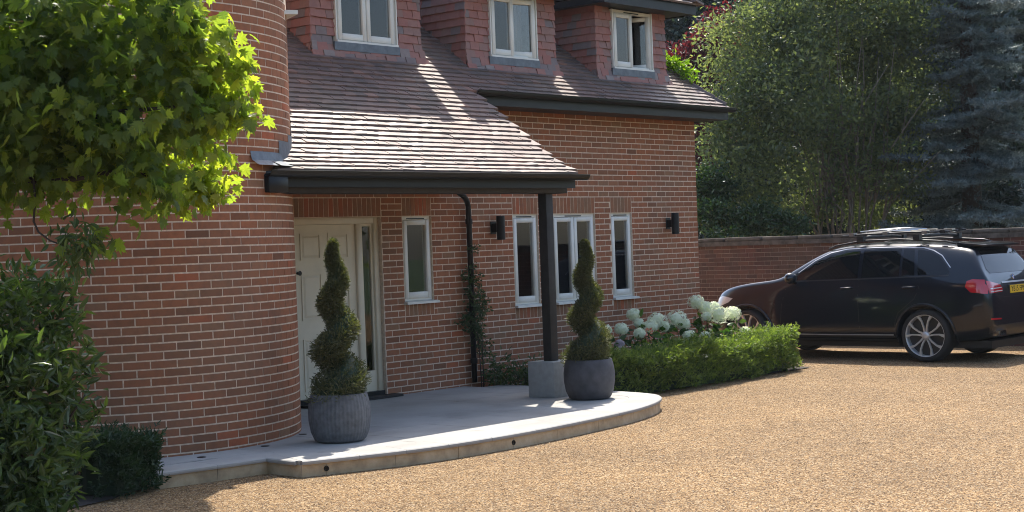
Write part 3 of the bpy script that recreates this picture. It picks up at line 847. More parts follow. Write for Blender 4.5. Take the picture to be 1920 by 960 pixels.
# ------------------------------------------------------------------ dormers
HUNG = boxv(-.081, .081, 0, .018, -.0, .125)       # x along, y thickness (0 = back), z up
ZB, ZTOP = 4.06, 5.12
OV = [(.45, .30), (.03, .20), (.22, .34)]
DW = [(-7.16, -6.20), (-4.505, -3.61), (-1.955, -1.048)]
for di, ((a, b), (w0, w1)) in enumerate(zip(DORM, DW)):
    v, f = [], []
    yb = 1.7
    wz0, wz1 = 4.275, 5.10
    for xx0, xx1, z0, z1 in ((a, w0, ZB - .1, ZTOP + .1), (w1, b, ZB - .1, ZTOP + .1), (w0, w1, ZB - .1, wz0), (w0, w1, wz1, ZTOP + .1)):
        quad((xx0, .02, z0), (xx1, .02, z0), (xx1, .02, z1), (xx0, .02, z1))
    quad((a, .02, ZB - .1), (a, yb, ZB - .1), (a, yb, ZTOP + .1), (a, .02, ZTOP + .1)); quad((b, .02, ZB - .1), (b, yb, ZB - .1), (b, yb, ZTOP + .1), (b, .02, ZTOP + .1))
    quad((a, .02, ZTOP + .1), (b, .02, ZTOP + .1), (b, yb, ZTOP + .1), (a, yb, ZTOP + .1))
    dm = pyobj('dormer', v, f, MT['underlay'], house)
    # little dark room behind the window
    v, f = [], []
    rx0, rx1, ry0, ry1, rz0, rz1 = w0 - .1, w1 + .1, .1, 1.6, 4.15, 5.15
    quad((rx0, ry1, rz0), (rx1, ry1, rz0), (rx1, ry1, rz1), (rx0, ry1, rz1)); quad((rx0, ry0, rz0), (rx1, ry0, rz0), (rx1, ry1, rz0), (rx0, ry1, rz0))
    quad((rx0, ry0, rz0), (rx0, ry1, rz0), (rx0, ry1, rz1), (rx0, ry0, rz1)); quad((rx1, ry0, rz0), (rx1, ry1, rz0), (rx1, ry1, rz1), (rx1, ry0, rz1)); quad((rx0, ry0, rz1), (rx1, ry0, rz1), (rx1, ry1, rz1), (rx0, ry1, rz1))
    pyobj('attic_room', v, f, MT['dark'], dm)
    mats, tints = [], []
    for j in range(12):
        z = ZB - .02 + j * .1
        if z > ZTOP: break
        kick = max(0, (.30 - (z - ZB)) / .30) ** 2 * .075
        y_out = -.004 - kick
        lean = .024 + kick * .28
        aa, bb_ = a - .012 - kick * .4, b + .012 + kick * .8
        x = aa - (.084 if j % 2 else .0) 
        while x < bb_ - .03:
            x0_ = max(x, aa); x1_ = min(x + .165, bb_)
            segs_ = [(x0_, x1_)]
            if z + .03 > wz0 - .10 and z < wz1 - .02:
                c0, c1 = (w0 - .005, w1 + .005) if z > wz0 - .03 else (w0 - .03, w1 + .03)
                ns = []
                for s0, s1 in segs_:
                    if s1 <= c0 or s0 >= c1: ns.append((s0, s1)); continue
                    if s0 < c0: ns.append((s0, c0))
                    if s1 > c1: ns.append((c1, s1))
                segs_ = ns
            for s0, s1 in segs_:
                if s1 - s0 < .035: continue
                sc = (s1 - s0 - .004) / .162
                t = lean + random.gauss(0, .008); r = random.gauss(0, .008)
                zc = np.array([math.sin(r), t / .125 * 1.0, 1]); zc /= np.linalg.norm(zc)
                xc = np.array([1, 0, -math.sin(r)]); yc = np.cross(zc, xc)
                mats.append(mat4((xc * sc, yc, zc), ((s0 + s1) / 2, y_out - .020 + random.uniform(-.003, .003), z + random.uniform(-.003, .003))))
                tints.append(random.choice((.1, .15, .2, .25, .3, .35, .4, .5, .55, .6, .8)) if j > 1 else random.choice((.2, .35, .6, .65, .8, .9)))
            x += .165
        # cheek facing the camera
        y = (-.081 if j % 2 else 0)
        while roofz(y - .06) < z + .11 and y < 1.6:
            t = .024 + random.gauss(0, .003)
            zc = np.array([t / .125, 0, 1]); zc /= np.linalg.norm(zc); xc = np.array([0, -1, 0]); yc = np.cross(zc, xc)
            if roofz(y) < z + .12:
                y_c = y + .0825 - .02; sx = 1.0
                if y < 0: y_c = .0215; sx = .5
                mats.append(mat4((xc * sx, yc, zc), (a - .024 - kick * .4 - .0, y_c, z)))
                tints.append(random.choice((.05, .1, .3, .35, .55, .6, .75)))
            y += .165
    pieces('hung_tile', HUNG, BOXF, mats, tints, MT['hung'], dm, 170, None, 'hung_tiling')
    MB().box(w0 - .06, w1 + .03, -.062, -.030, wz0 - .10, wz0 - .004).build('lead_apron', MT['lead'], dm)
    casement(w0, w1, wz0, wz1, 2, dm, 'window_frame', -.02, [(), (0, R(-14)), (0, R(-62))][di], sill=False)
    MB().box(w0 - .012, w1 + .012, -.06, .05, wz0 - .012, wz0 + .02).build('sill', MT['white'], dm)
    MB().box(w0 - .014, w0 + .001, -.045, .05, wz0, wz1).build('frame_edge', MT['white'], dm); MB().box(w1 - .001, w1 + .014, -.045, .05, wz0, wz1).build('frame_edge', MT['white'], dm)
    # hipped roof with a boxed eave
    ol, orr = OV[di]; e0, e1, ey = a - ol, b + orr, -.345
    ze = 5.12
    MB().box(e0 + .03, e1 - .03, ey + .03, 1.6, ze - .0, ze + .03).build('soffit', MT['black'], dm)
    fa = MB(); fa.box(e0, e1, ey, ey + .028, ze - .012, ze + .12); fa.box(e0, e0 + .028, ey + .028, 1.6, ze - .012, ze + .12); fa.box(e1 - .028, e1, ey + .028, 1.6, ze - .012, ze + .12)
    fa.build('fascia', MT['black'], dm)
    xm = (e0 + e1) / 2; rz = ze + .12; rh = .42
    c0, c1 = e0 - .03, e1 + .03
    pyobj('dormer_roof', [(c0, ey - .03, rz), (c1, ey - .03, rz), (xm, ey + .55, rz + rh), (xm, 2.4, rz + rh), (c0, 2.0, rz), (c1, 2.0, rz)], [(0, 1, 2), (0, 2, 3, 4), (1, 5, 3, 2)], MT['underlay'], dm)
    tm_, tt_ = [], []
    sl = rh / (.58); L0 = math.hypot(.58, rh)
    for j in range(7):
        s = j * .1 / L0
        if s > .95: break
        y = ey - .05 + s * .58; z = rz + s * rh + .012
        d = np.array([0, .58, rh]) / L0; d = d - np.array([0, -rh, .58]) / L0 * .12; d /= np.linalg.norm(d); n_ = np.array([0, -d[2], d[1]])
        xa, xb = c0 + (xm - c0) * s, c1 + (xm - c1) * s
        x = xa + (.08 if j % 2 else .0)
        while x < xb:
            tm_.append(mat4(((1, 0, 0), d, n_), (x, y, z + random.uniform(-.003, .003)))); tt_.append(random.random() * .7); x += .165
        for sgn, cc in ((-1, c0), (1, c1)):
            half = abs(xm - cc); LL = math.hypot(half, rh)
            for jj in range(0):
                pass
    for sgn, cc in ((-1, c0), (1, c1)):
        half = abs(xm - cc); LL = math.hypot(half, rh); nj = int(LL / .1)
        for j in range(nj):
            s = j * .1 / LL
            d = np.array([-sgn * half, 0, rh]) / LL; nrm = np.array([sgn * rh, 0, half]) / LL
            d = d - nrm * .12; d /= np.linalg.norm(d); nn = np.cross(np.array([0, -sgn * 1.0, 0]) * -1, d) if False else np.array([sgn * abs(d[2]), 0, abs(d[0])])
            y = ey - .03 + s * .58 + (.08 if j % 2 else 0)
            while y < 2.0:
                xax = np.cross(d, nn)
                tm_.append(mat4((xax, d, nn), (cc + sgn * .02 - sgn * half * s, y, rz + rh * s + .012))); tt_.append(random.random() * .7); y += .165
    pieces('roof_tile', TILE, BOXF, tm_, tt_, MT['tile'], dm, 0, None, 'dormer_tiling')

# downpipe with its swan neck, and a thin cable beside it
dp = MB().tube([(-5.42, -.24, 2.53), (-5.30, -.20, 2.49), (-5.16, -.12, 2.44), (-5.10, -.085, 2.37), (-5.09, -.08, 2.2), (-5.09, -.08, .18)], .036, 10)
dpo = dp.build('downpipe', MT['black'], house, smooth=True)
for z in (2.18, 1.25, .45): MB().lathe([(.036, -.03), (.046, -.03), (.046, .03), (.036, .03)], 12, 'z', (-5.09, -.08, z)).build('pipe_collar', MT['black'], dpo)
MB().tube([(-4.98, -.012, 2.2), (-4.985, -.014, 1.6), (-4.98, -.012, 1.1)], .006, 6).build('cable', MT['red_cable'], house)

# wall lamps
def wall_lamp(x, label):
    o = empty('wall_lamp', (x, 0, 1.94))
    tag(o, label, 'lamp', 'black cylinder wall lamps')
    MB().lathe([(0, .012), (.044, .012), (.048, 0), (.055, 0), (.055, .305), (.048, .305), (.044, .29), (0, .29)], 24, 'z', (0, -.135, 0)).build('lamp_body', MT['black'], o, smooth=False)
    auto_smooth(o.children[0])
    MB().box(-.035, .035, -.09, -.004, .10, .21).build('bracket', MT['black'], o)
    MB().box(-.05, .05, -.012, -.003, .075, .235).build('back_plate', MT['black'], o)
wall_lamp(-4.56, 'black up and down wall lamp between the downpipe and the first window')
wall_lamp(-.76, 'black up and down wall lamp near the end corner of the house')

# curtains and a tap seen through the glass
def curtain(name, x0, x1, y, z0, z1, label, folds=9, mat='curtain'):
    n_ = folds * 6; v = []
    for i in range(n_ + 1):
        t = i / n_; x = x0 + (x1 - x0) * t; yy = y + .022 * math.sin(t * folds * 2 * math.pi) + .006 * math.sin(t * 17)
        v += [(x, yy, z0), (x, yy * 1.0 + .004, z1), (x, yy + .004, z0), (x, yy + .008, z1)]
    f = [q for i in range(n_) for q in ((4 * i, 4 * i + 4, 4 * i + 5, 4 * i + 1), (4 * i + 3, 4 * i + 7, 4 * i + 6, 4 * i + 2))]
    tag(pyobj(name, v, f, MT[mat], None, smooth=True), label, 'curtain', 'curtains behind the windows')
curtain('curtain', -6.15, -5.70, .24, 1.15, 2.25, 'pale grey curtain hanging behind the small window beside the door', 7)
curtain('curtain', -7.12, -6.24, .17, 4.22, 5.1, 'thin curtain across the dormer window nearest the tower', 13)
curtain('curtain', -4.47, -4.10, .17, 4.22, 5.1, 'thin curtain in the closed half of the middle dormer window', 7)
curtain('curtain', -3.95, -3.65, .19, 4.22, 5.1, 'thin curtain behind the ajar half of the middle dormer window', 6)
curtain('curtain', -1.90, -1.58, .17, 4.22, 5.1, 'thin curtain behind the closed half of the far dormer window', 6)
tp = empty('kitchen_tap', (-4.0, .5, 1.2)); tag(tp, 'steel swan neck kitchen tap behind the window nearest the post', 'tap')
MB().tube([(0, 0, -.05), (0, 0, .24), (.03, 0, .30), (.09, 0, .33), (.15, 0, .30), (.17, 0, .24)], .012, 8).build('spout', MT['steel'], tp, smooth=True)
MB().lathe([(.0, 0), (.022, 0), (.022, .05), (0, .05)], 12, 'z', (0, 0, -.06)).build('tap_base', MT['steel'], tp)
# ------------------------------------------------------------------ boundary wall along the far side of the drive
XW, WZ = 4.28, 1.85
bw = empty('boundary_wall', (XW, 0, 0)); tag(bw, 'old dark brick boundary wall with a flat coping behind the black car', 'wall')
core = MB().box(.006, .34, -9, 9, -.05, WZ - .15).build('wall_core', MT['mortar_old'], bw)
mats, tints = [], []
for k in range(-1, 23):
    z = ZK(k) - .165; y = -8.9 + (.17 if k % 2 else 0); stretch = True
    while y < 8.6:
        L = .215 if stretch else .1025
        m = mat4(((0, 1, 0), (1, 0, 0), (0, 0, 1)), (random.uniform(-.003, .003), y, z)); m[:3, 0] *= L
        mats.append(m); tints.append(random.random()); y += L + .010; stretch = not stretch
# placed in the wall's own space: shift for the choice of the nearest pieces
_save = CAM.copy(); CAM -= np.array([XW, 0, 0])
pieces('brick', boxv(0, 1, 0, .03, 0, .065), BOXF, mats, tints, MT['brick_old'], bw, 300, lambda px, py, c: (1315 < px < 1560 and py < 560 and py > 440 and py < 560 - (px - 1370) * .55) or (px > 1870 and py < 520))
CAM += np.array([XW, 0, 0])
y = -9
while y < 9:
    L = random.uniform(.55, .8)
    o = MB().box(-.035, .375, y, y + L - .006, WZ - .148, WZ - .07).build('coping_stone', MT['coping'], bw)
    o = MB().box(-.015, .355, y + .02, y + L - .02, WZ - .0705, WZ + random.uniform(-.006, .006)).build('coping_stone', MT['coping'], bw); bevel(o, .012, 1)
    y += L

# ------------------------------------------------------------------ pots and spiral trees
def blades(n, L, W, bend=.15):
    return np.array([(0, 0, 0), (W, .5 * L, bend * L * .5), (0, L, bend * L), (-W, .5 * L, bend * L * .5)]), np.array([[0, 1, 2, 3]])
def rand_rot(n, up=0.0, out=None, jitter=1.0):
    """random orthonormal frames; y axis (leaf direction) biased along `out`, z axis (leaf face) biased up"""
    d = rng.normal(size=(n, 3)) * jitter
    if out is not None: d = d + out
    d /= np.linalg.norm(d, axis=1, keepdims=True) + 1e-9
    u = rng.normal(size=(n, 3)); u[:, 2] += up
    x = np.cross(d, u); x /= np.linalg.norm(x, axis=1, keepdims=True) + 1e-9
    z = np.cross(x, d)
    return np.stack([x, d, z], axis=2)     # columns
def leaves(name, P, rot, size, tv, tf, mat, parent, tint):
    n = len(P); tv = np.asarray(tv, float); tf = np.asarray(tf)
    V = np.einsum('nij,mj->nmi', rot, tv) * np.asarray(size).reshape(-1, 1, 1) + P[:, None, :]
    F = (tf[None] + (np.arange(n) * len(tv))[:, None, None]).reshape(-1, tf.shape[1])
    return npmesh(name, V.reshape(-1, 3), F, mat, parent, np.repeat(np.clip(tint, 0, 1), len(tf)))
LEAF4 = (np.array([(0, 0, 0), (.26, .45, .07), (0, 1, -.05), (-.26, .45, .07)]), np.array([[0, 1, 2, 3]]))
NEEDLE = (np.array([(-.05, 0, 0), (.05, 0, 0), (.035, 1, .12), (-.035, 1, .12)]), np.array([[0, 1, 2, 3]]))
LAUREL = (np.array([(0, 0, 0), (.13, .28, .045), (.14, .6, .05), (0, 1, -.08), (-.14, .6, .05), (-.13, .28, .045), (0, .3, 0), (0, .62, -.02)]),
          np.array([[0, 1, 6, 6], [1, 2, 7, 6], [2, 3, 7, 7], [0, 6, 5, 5], [6, 7, 4, 5], [7, 3, 4, 4]]))
LAUREL = (LAUREL[0], np.array([[0, 1, 6], [1, 2, 7], [1, 7, 6], [2, 3, 7], [0, 6, 5], [6, 7, 4], [6, 4, 5], [7, 3, 4]]))

def planter(loc, ribbed, label, mat, h=.44, r=.285):
    o = empty('plant_pot', loc); tag(o, label, 'plant pot', 'round grey pots on the patio')
    prof = [(0, 0), (r * .72, 0), (r * .82, .02), (r * .93, .09), (r * .995, .20), (r * 1.0, .29), (r * .95, .38), (r * .90, h - .008), (r * .885, h), (r * .84, h), (r * .83, h - .02), (r * .84, .34), (0, .34)]
    n = 96 if ribbed else 48
    m = MB().lathe(prof, n, 'z')
    if ribbed:
        k = len(prof); v = []
        for i, p in enumerate(m.v):
            a = i // k; j = i % k
            s = 1 + (.006 if a % 2 else -.006) * (1 if 2 <= j <= 7 else 0)
            v.append((p[0] * s, p[1] * s, p[2]))
        m.v = v
    b = m.build('pot_wall', MT[mat], o, smooth=not ribbed)
    if not ribbed: auto_smooth(b, 50)
    MB().lathe([(0, .0), (r * .835, 0)], 32, 'z', (0, 0, .37)).build('soil', MT['soil'], o)
    return o
planter((-9.77, -2.70, PZ), True, 'ribbed round grey pot at the shaded end of the patio near the door', 'pot_rib')
planter((-5.84, -2.50, PZ), False, 'smooth round charcoal pot beside the stone plinth of the porch post', 'pot')
def spiral(loc, H, turns, ph, r0, off0, label, seed, hand=1):
    g_ = np.random.default_rng(seed)
    o = empty('spiral_topiary', loc); tag(o, label, 'topiary', 'clipped spiral trees in pots')
    # a body of foliage wound round the trunk like a ramp
    n = 30000
    t = g_.random(n) ** .85
    rad = lambda t: r0 * (1 - t) ** .75 + .016
    off = lambda t: off0 * np.clip((1 - t), 0, 1) ** .7
    pitchf = lambda t: ph + hand * turns * 2 * np.pi * t
    a = pitchf(t)
    cx, cy, cz = off(t) * np.cos(a), off(t) * np.sin(a), t * H
    d = g_.normal(size=(n, 3)); d /= np.linalg.norm(d, axis=1, keepdims=True)
    rr = rad(t) * (g_.random(n) ** .25) * g_.uniform(.9, 1.07, n)
    d2 = d * np.array([1, 1, .62])
    P = np.stack([cx, cy, cz], 1) + d2 * rr[:, None]
    # skirt at the foot
    k = g_.random(n) < .08
    P[k] = np.stack([g_.normal(0, 1, k.sum()), g_.normal(0, 1, k.sum()), np.zeros(k.sum())], 1)
    u = P[k]; u /= np.linalg.norm(u[:, :2], axis=1, keepdims=True) + 1e-9
    hh = g_.random(k.sum()); P[k] = u * (r0 + off0 * .5) * (.4 + .6 * g_.random((k.sum(), 1)) ** .3) * np.sqrt(1 - (hh[:, None] * 2 - 1) ** 2 * .55) + np.array([0, 0, 1]) * (hh * .26)[:, None]
    keep = P[:, 2] > -.02; P = P[keep]; d = d[keep]
    rot = rand_rot(len(P), .3, d * 1.2 + np.array([0, 0, .35]), .7)
    leaves('foliage', P, rot, g_.uniform(.022, .045, len(P)), [(-.12, 0, 0), (.12, 0, 0), (.07, 1, .1), (-.07, 1, .1)], [[0, 1, 2, 3]], MT['topiary'], o, g_.normal(.42, .2, len(P)))
    MB().tube([(0, 0, -.06), (.006, .004, H * .3), (-.004, .006, H * .6), (0, 0, H * .95)], [.022, .018, .012, .005], 8).build('trunk', MT['bark_dark'], o)
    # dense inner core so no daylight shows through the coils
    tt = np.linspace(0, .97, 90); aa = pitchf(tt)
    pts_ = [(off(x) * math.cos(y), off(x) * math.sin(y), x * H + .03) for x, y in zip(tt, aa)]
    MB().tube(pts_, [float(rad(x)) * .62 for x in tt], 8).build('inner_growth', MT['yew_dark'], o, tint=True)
spiral((-9.77, -2.70, PZ + .38), 1.44, 3.15, 2.6, .200, .104, 'clipped spiral conifer in the ribbed pot, in front of the door', 3)
spiral((-5.84, -2.50, PZ + .38), 1.36, 3.0, 1.2, .195, .10, 'clipped spiral conifer in the smooth pot, in front of the windows', 5)

# ------------------------------------------------------------------ foliage masses
def blob_points(n, blobs, shell=.35, g_=rng):
    """points spread through ellipsoids (c, (rx,ry,rz)), denser to the skin"""
    vol = np.array([b[1][0] * b[1][1] * b[1][2] for b in blobs]) ** .72; pick = g_.choice(len(blobs), n, p=vol / vol.sum())
    C = np.array([b[0] for b in blobs])[pick]; S = np.array([b[1] for b in blobs])[pick]
    d = g_.normal(size=(n, 3)); d /= np.linalg.norm(d, axis=1, keepdims=True)
    r = (shell + (1 - shell) * g_.random(n)) ** (1 / 2.0)
    lump = 1 + .16 * np.sin(d[:, 0] * 5 + pick) * np.cos(d[:, 1] * 4 + pick * 1.7) + .10 * np.sin(d[:, 2] * 7 + pick * .6)
    return C + d * S * (r * lump)[:, None], d
def clumped(n, blobs, nc, spread, g_=rng, shell=.3, flat=.6):
    """leaves gathered into twig clumps"""
    C, d = blob_points(nc, blobs, shell, g_)
    pk = g_.integers(0, nc, n)
    ctint = g_.normal(0, .16, nc)
    e = g_.normal(size=(n, 3)) * spread; e[:, 2] *= flat
    return C[pk] + e, d[pk], ctint[pk]
def branch_set(parent, name, base, tips, r0, mat, n=6, sag=.0, g_=random, wob=.08):
    for tip in tips:
        b = Vector(base); t = Vector(tip); pts_ = []
        for i in range(n + 1):
            s = i / n; p = b.lerp(t, s); p += Vector((g_.uniform(-1, 1), g_.uniform(-1, 1), g_.uniform(-.5, .5))) * wob * (t - b).length * s * (1 - s) * 2
            p.z += (t - b).length * sag * s * (1 - s)
            pts_.append(p)
        MB().tube(pts_, [r0 * (1 - .8 * i / n) for i in range(n + 1)], 7).build(name, mat, parent, smooth=True)

# ---- foreground maple hanging in from the side
mp = empty('maple_tree', tuple(at(-560, 700, 9.8) * np.array([1, 1, 0]))); tag(mp, 'leafy maple hanging over the near side of the tower, lit yellow at its outer edge', 'tree')
mloc = np.array(mp.location)
def pb(px, py, w, r, rd=None):      # ellipsoid at a place, radius in metres
    return (at(px, py, w) - mloc, (r, rd or r, r))
MBL = [pb(60, 60, 10.0, .62), pb(210, 40, 10.1, .55), pb(290, 80, 10.2, .34), pb(60, 200, 9.9, .55), pb(200, 190, 9.9, .5), pb(280, 210, 10.0, .32),
       pb(40, 300, 9.9, .26), pb(250, 300, 9.9, .30), pb(300, 310, 10.0, .22), pb(310, 365, 9.9, .16), pb(225, 360, 9.9, .14), pb(120, 230, 9.9, .4), pb(0, 370, 9.8, .13), pb(80, 345, 9.9, .12),
       pb(150, 450, 9.8, .115), pb(140, 490, 9.8, .07),
       pb(60, -150, 10.2, .8), pb(-150, 100, 10, .9), pb(-200, 350, 9.9, .6)]
g1 = np.random.default_rng(11)
def maple_leaf():
    out = [(0, 0), (.12, .04), (.32, -.02), (.27, .13), (.54, .20), (.35, .36), (.52, .66), (.25, .54), (.20, .78), (.07, .80), (0, 1.05), (-.07, .80), (-.20, .78), (-.25, .54), (-.52, .66), (-.35, .36), (-.54, .20), (-.27, .13), (-.32, -.02), (-.12, .04)]
    v = [(0, .36, -.02)] + [(x, y, .16 * abs(x) - .34 * (y - .25) ** 2 - .35 * x * x) for x, y in out]
    n = len(out); return np.array(v), np.array([[0, 1 + i, 1 + (i + 1) % n] for i in range(n)])
tvm, tfm = maple_leaf()
n = 10500
P, d, ct = clumped(n, MBL, 560, .10, g1, .25, .55)
out = d * .5 + np.array([0, 0, -.75])
rot = rand_rot(n, 1.1, out, .55)
leaves('crown', P, rot, g1.uniform(.05, .115, n), tvm, tfm, MT['maple'], mp, g1.normal(.42, .18, n) + ct)
# the thin outer fringe that the sun shines through, tinted paler to look sunlit
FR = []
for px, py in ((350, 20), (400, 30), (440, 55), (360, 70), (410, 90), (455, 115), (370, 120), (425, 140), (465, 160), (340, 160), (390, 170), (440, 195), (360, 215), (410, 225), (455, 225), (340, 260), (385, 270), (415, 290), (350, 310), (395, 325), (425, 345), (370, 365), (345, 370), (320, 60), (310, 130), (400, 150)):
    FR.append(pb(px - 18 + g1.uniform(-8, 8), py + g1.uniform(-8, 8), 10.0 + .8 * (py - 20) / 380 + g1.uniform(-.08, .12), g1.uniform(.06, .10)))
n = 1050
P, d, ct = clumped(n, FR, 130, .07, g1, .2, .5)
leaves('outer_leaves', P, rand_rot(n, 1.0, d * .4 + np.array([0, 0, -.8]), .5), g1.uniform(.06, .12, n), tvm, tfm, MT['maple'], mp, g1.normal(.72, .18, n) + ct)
base = Vector((0, 0, 0)); fork = Vector((at(-420, 380, 9.9) - mloc).tolist())
MB().tube([base, base.lerp(fork, .5) + Vector((.05, 0, 0)), fork], [.13, .11, .09], 10).build('trunk', MT['bark'], mp, smooth=True)
tips = [at(px, py, w) - mloc for px, py, w in ((250, 60, 10.1), (330, 200, 10.0), (160, 310, 9.9), (60, 120, 9.9), (300, 330, 9.9), (100, -200, 10.2))]
branch_set(mp, 'limb', fork, [tuple(t) for t in tips], .05, MT['bark_dark'], 7, .08)
tw_ = [at(*q) - mloc for q in ((62, 330, 9.82), (66, 375, 9.8), (63, 415, 9.8), (72, 435, 9.8), (95, 452, 9.8), (150, 470, 9.8))]
MB().tube([tuple(q) for q in tw_], [.008, .007, .007, .006, .005, .003], 6).build('twig', MT['bark_dark'], mp, smooth=True)
# a loose long narrow spray hanging on the bare twig
n = 260
P, d, ct = clumped(n, [pb(150, 450, 9.8, .115), pb(140, 490, 9.8, .07)], 30, .05, g1, .2, .9)
rot = rand_rot(n, .8, np.array([0, 0, -.7]) + d * .4, .6)
leaves('spray_foliage', P, rot, g1.uniform(.05, .10, n), *LAUREL, MT['laurel'], mp, g1.normal(.55, .2, n))

# ---- laurel-like shrub below it
sh = empty('evergreen_shrub', tuple(at(40, 960, 11.4) * np.array([1, 1, 0]))); tag(sh, 'tall glossy evergreen shrub with long narrow leaves, below the maple', 'shrub')
sl_ = np.array(sh.location)
def pb2(px, py, w, r, rz=None): return (at(px, py, w) - sl_, (r, r, rz or r))
SB = [pb2(30, 610, 11.3, .38), pb2(0, 740, 11.0, .5), pb2(80, 720, 11.3, .32), pb2(20, 880, 11.0, .45), pb2(60, 860, 11.1, .34), pb2(65, 580, 11.5, .24), pb2(-100, 800, 10.8, .8), pb2(-80, 620, 11, .5), pb2(100, 640, 11.5, .17), pb2(130, 710, 11.5, .18), pb2(120, 790, 11.5, .20), pb2(40, 985, 10.9, .36), pb2(-60, 960, 10.7, .6)]
n = 10500
P, d, ct = clumped(n, SB, 1000, .055, g1, .3, 1.0)
k = P[:, 2] > .02; P, d, ct = P[k], d[k], ct[k]; n = len(P)
rot = rand_rot(n, .9, d * .7 + np.array([0, 0, .15]), .7)
leaves('crown', P, rot, g1.uniform(.07, .135, n), *LAUREL, MT['laurel'], sh, g1.normal(.40, .17, n) + ct)
branch_set(sh, 'stem', (0, 0, 0), [tuple(at(px, py, 11.2) - sl_) for px, py in ((40, 560), (120, 650), (10, 700), (160, 740), (-60, 640))], .025, MT['bark_dark'], 6, .0)
sp = []
for px, py in ((95, 525), (140, 600), (175, 690), (190, 770), (50, 510), (165, 650)):
    tip = at(px + 10, py - 10, 11.5) - sl_; b = at(px - 50, py + 60, 11.4) - sl_
    MB().tube([tuple(b), tuple((b + tip) / 2 + np.array([0, 0, .03])), tuple(tip)], [.006, .005, .002], 5).build('twig', MT['bark_dark'], sh)
    n = 34; sp = b + (tip - b) * g1.random((n, 1)) + g1.normal(size=(n, 3)) * .012
    leaves('pale_shoot', sp, rand_rot(n, .8, np.array([.2, -.1, .4]), .8), g1.uniform(.06, .11, n), *LAUREL, MT['laurel'], sh, g1.normal(.8, .12, n))  # leaf tint raised so the shoots on this edge look sunlit

# ---- yew hedges: boxes of short sprays
def hedge(name, path, half, H, n, mat, label, seed, lump=.09, lo=.022, hi=.05, cat='hedge', tm_=.45):
    g_ = np.random.default_rng(seed)
    o = empty(name, (*path[0], 0)); tag(o, label, cat)
    A = np.array(path, float); seg = np.linalg.norm(np.diff(A, axis=0), axis=1); tot = seg.sum(); cs = np.r_[0, np.cumsum(seg)]
    def place(s):
        i = np.clip(np.searchsorted(cs, s, 'right') - 1, 0, len(seg) - 1); t = (s - cs[i]) / seg[i]
        p = A[i] + (A[i + 1] - A[i]) * t[:, None]; dd = (A[i + 1] - A[i]) / seg[i][:, None]; return p, dd
    nc = n // 9
    s = g_.uniform(-.10, tot + .10, nc); p, dd = place(s); nn = np.stack([-dd[:, 1], dd[:, 0]], 1)
    # shoots start on the faces of the hedge body
    a = g_.random(nc); side = g_.uniform(-1, 1, nc); zz = g_.random(nc) ** .8
    hh = H * (1 + lump * 2 * (np.sin(s * 3.1 + seed) * .5 + np.sin(s * 7.7) * .35) + g_.normal(0, lump, nc))
    face = g_.random(nc)
    lat = np.where(face < .62, np.sign(side) * g_.uniform(.72, 1.0, nc), side) * half * (1 + .18 * np.sin(s * 5 + zz * 4))
    z = np.where(face < .62, zz * hh, hh * g_.uniform(.85, 1.0, nc))
    endm = np.minimum(s, tot - s); lat = lat * np.clip(.75 + endm / half * .8, 0, 1)
    C = np.concatenate([p + nn * lat[:, None], z[:, None]], 1)
    O = np.concatenate([nn * (lat / half)[:, None], np.full((nc, 1), .75)], 1); O += g_.normal(size=O.shape) * .25
    O /= np.linalg.norm(O, axis=1, keepdims=True)
    pk = np.repeat(np.arange(nc), 9)
    u = g_.random(len(pk)); L = g_.uniform(.06, .13, nc)
    P = C[pk] + O[pk] * (u * L[pk])[:, None]
    rot = rand_rot(len(P), .5, O[pk] * .9, .75)
    P = P - np.array([*path[0], 0])
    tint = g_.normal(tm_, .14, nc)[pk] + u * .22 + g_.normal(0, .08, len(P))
    leaves('foliage', P, rot, g_.uniform(lo, hi, len(P)), [(-.13, 0, 0), (.13, 0, 0), (.09, 1, .12), (-.09, 1, .12)], [[0, 1, 2, 3]], MT[mat], o, tint)
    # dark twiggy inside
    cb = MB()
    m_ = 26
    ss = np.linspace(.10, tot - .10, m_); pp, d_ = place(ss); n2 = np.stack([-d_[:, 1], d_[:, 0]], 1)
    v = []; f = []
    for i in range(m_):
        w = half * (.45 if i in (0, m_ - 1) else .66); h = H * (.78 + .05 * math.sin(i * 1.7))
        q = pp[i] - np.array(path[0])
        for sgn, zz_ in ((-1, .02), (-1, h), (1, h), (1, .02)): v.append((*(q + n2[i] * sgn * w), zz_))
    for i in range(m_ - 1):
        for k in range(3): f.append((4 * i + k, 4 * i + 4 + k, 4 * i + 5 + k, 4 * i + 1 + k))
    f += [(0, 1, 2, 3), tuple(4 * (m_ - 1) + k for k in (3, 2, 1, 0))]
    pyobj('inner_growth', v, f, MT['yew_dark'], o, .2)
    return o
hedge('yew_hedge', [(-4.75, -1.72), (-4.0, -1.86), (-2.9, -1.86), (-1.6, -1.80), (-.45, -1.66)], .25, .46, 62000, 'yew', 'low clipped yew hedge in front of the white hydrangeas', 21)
hedge('low_yew', [(-12.50, -2.78), (-11.92, -2.58)], .25, .42, 12000, 'yew_dark', 'small dark yew bush at the end of the patio, against the tower', 22, lo=.025, hi=.05, cat='bush')

